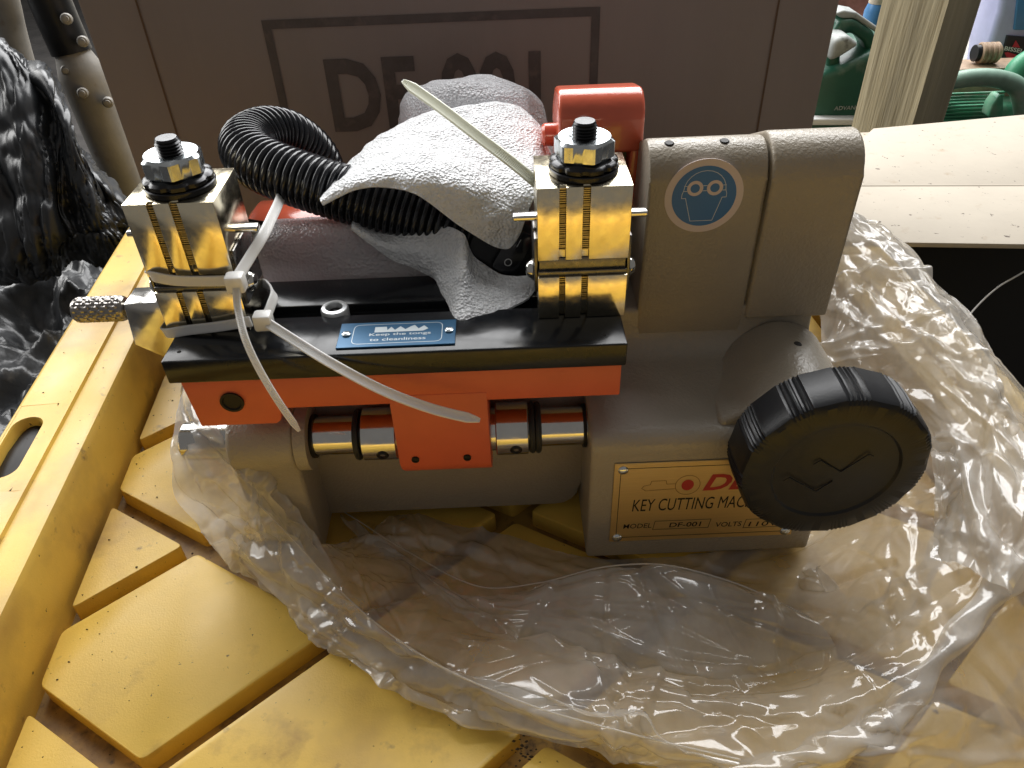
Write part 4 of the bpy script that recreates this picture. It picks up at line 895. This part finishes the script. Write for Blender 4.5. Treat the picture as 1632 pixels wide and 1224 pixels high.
# bottle with label
yb2 = 1.36
BT = thing('spray_bottle', (at(1625, 90, y=yb2).x, yb2, -.75), 'pale lilac bottle with black and red label at top right corner', 'bottle')
silhouette('bottle_body', [(1570, 122), (1577, 70), (1592, 20), (1602, -40), (1720, -40), (1720, 120), (1680, 420), (1540, 420)], yb2, .09, PALEBLUE, BT, .012)
silhouette('blue_stripe', [(1616, 48), (1626, -40), (1720, -40), (1720, 48)], yb2 - .004, .02, BLUEPL, BT, .002)
silhouette('label', [(1597, 92), (1606, 57), (1720, 66), (1720, 104), (1622, 99)], yb2 - .006, .012, LABELBLK, BT, .001)
yl = yb2 - .0072
def lpt(px, py): return at(px, py, y=yl)
bm = B(); bm.faces.new([bm.verts.new(lpt(*q)) for q in ((1613, 75), (1619, 64), (1626, 76))]); bm.faces.new([bm.verts.new(lpt(*q)) for q in ((1601, 84), (1606, 83), (1622, 88), (1625, 91), (1622, 95), (1604, 91))]); obj('label_mark', bm, LABELRED, BT, None, False)
a, b_ = lpt(1600, 80), lpt(1636, 86); text('lettering', 'BISSELL', WHITEPL, BT, a, (b_ - a), (0, 0, 1), (b_ - a).length, .0080, bold=.02)
# rusty block with a pipe fitting on it
pk = at(1495, 112, y=1.22); pk2 = at(1530, 103, z=pk.z)
bm = B(); box(bm, pk.x, pk.x + .30, 1.22, max(pk2.y, 1.28), -.75, pk.z, .003); tag(obj('rusty_block', bm, BROWNPL, None), 'flat topped rusty brown block between the concrete and the light green jug', 'block')
PF = thing('pipe_fitting', (at(1580, 100, y=1.25).x, 1.25, pk.z), 'brown ribbed pipe fitting lying on the rusty block beside the lilac bottle', 'fitting')
p = at(1556, 96, y=1.25); p.z = pk.z + .0195; bm = B(); prof = [(0, 0)]
for k in range(4): prof += [(.0165, k * .009), (.019, k * .009 + .002), (.019, k * .009 + .006), (.0165, k * .009 + .008)]
prof += [(.015, .037), (0, .037)]; lathe(bm, prof, p, (1, -.05, 0), 28); obj('fitting_body', bm, BROWNPL, PF)
bm = B(); cyl(bm, p - Vector((.009, 0, 0)), (1, 0, 0), .015, .0095, 24); obj('fitting_collar', bm, BLACKPL, PF)
y3 = 1.45
SB = thing('blue_canister', at(1390, 300, y=y3), 'small blue canister with pale lid behind the post, top right', 'canister')
p = at(1390, 46, y=y3); r = .024
bm = B(); lathe(bm, [(0, -.4), (r, -.4), (r, .035), (r * .8, .05), (0, .05)], p, (0, 0, 1), 28); obj('canister_body', bm, BLUEPL, SB)
bm = B(); lathe(bm, [(r * .82, .0505), (r * .82, .075), (0, .075)], p, (0, 0, 1), 28); obj('lid', bm, WHITECARD, SB)
y4 = 1.6; p = at(1352, 40, y=y4); bm = B(); box(bm, p.x - .06, p.x + .04, y4, y4 + .10, -.1995, p.z + .06, .006); tag(obj('brick_block', bm, mat('red_brick', (.24, .10, .07), .85, var=.3, vscale=30, bump=.5, bscale=60), None), 'reddish brown block behind the dark green jug', 'block')

# ------------------------------------------------------------------ grit on the table
bm = B()
def speck(v, u, z, r):
    c = TM @ Vector((v, u, z)); n_ = random.randint(4, 6); a0_ = random.uniform(0, 6.28); st = random.uniform(.4, 1)
    ring = [bm.verts.new(c + Vector((r * random.uniform(.6, 1.2) * math.cos(a0_ + 6.283 * k / n_), r * st * random.uniform(.6, 1.2) * math.sin(a0_ + 6.283 * k / n_), 0))) for k in range(n_)]
    t_ = bm.verts.new(c + Vector((0, 0, r * .7)))
    for k in range(n_): bm.faces.new((ring[k], ring[(k + 1) % n_], t_))
def on_pad(v, u):
    for i in range(-1, 7):
        for j in range(-6, 9):
            if (i + j) % 2: continue
            d = abs(v - (-.176 + i * CW)) / HW + abs(u - (-.029 + j * CH)) / HH
            if d < .97: return ZP + .0001
            if d < 1.07: return None
    return ZP - .0119
for k in range(620):
    v, u = random.uniform(V0 + .006, V1 - .01), random.uniform(-.16, .2)
    if random.random() < .35: v = V0 + .006 + abs(random.gauss(0, .02))
    z = on_pad(v, u)
    if z is None: continue
    if z > -.02 and random.random() < .72: continue
    speck(v, u, z, random.choice((.00022, .0003, .0004, .0005, .0008)))
for k in range(26):
    a_ = random.uniform(0, 6.28); p = at(838, 1196, z=ZP); q = Vector((p.dot(TV), p.dot(TU))); r_ = random.uniform(.001, .008); speck(q.x + r_ * math.cos(a_), q.y + r_ * math.sin(a_), ZP + .0001, random.uniform(.0004, .0012))
for k in range(40): speck(V0 - random.uniform(.004, .055), random.uniform(-.1, .3), RZ + .0017, random.choice((.0003, .0004, .0006)))
tag(obj('table_grit', bm, mat('dark_grit', DIRT, .9), None, None), 'dark crumbs of grit scattered over the yellow pads', 'grit', kind='stuff')
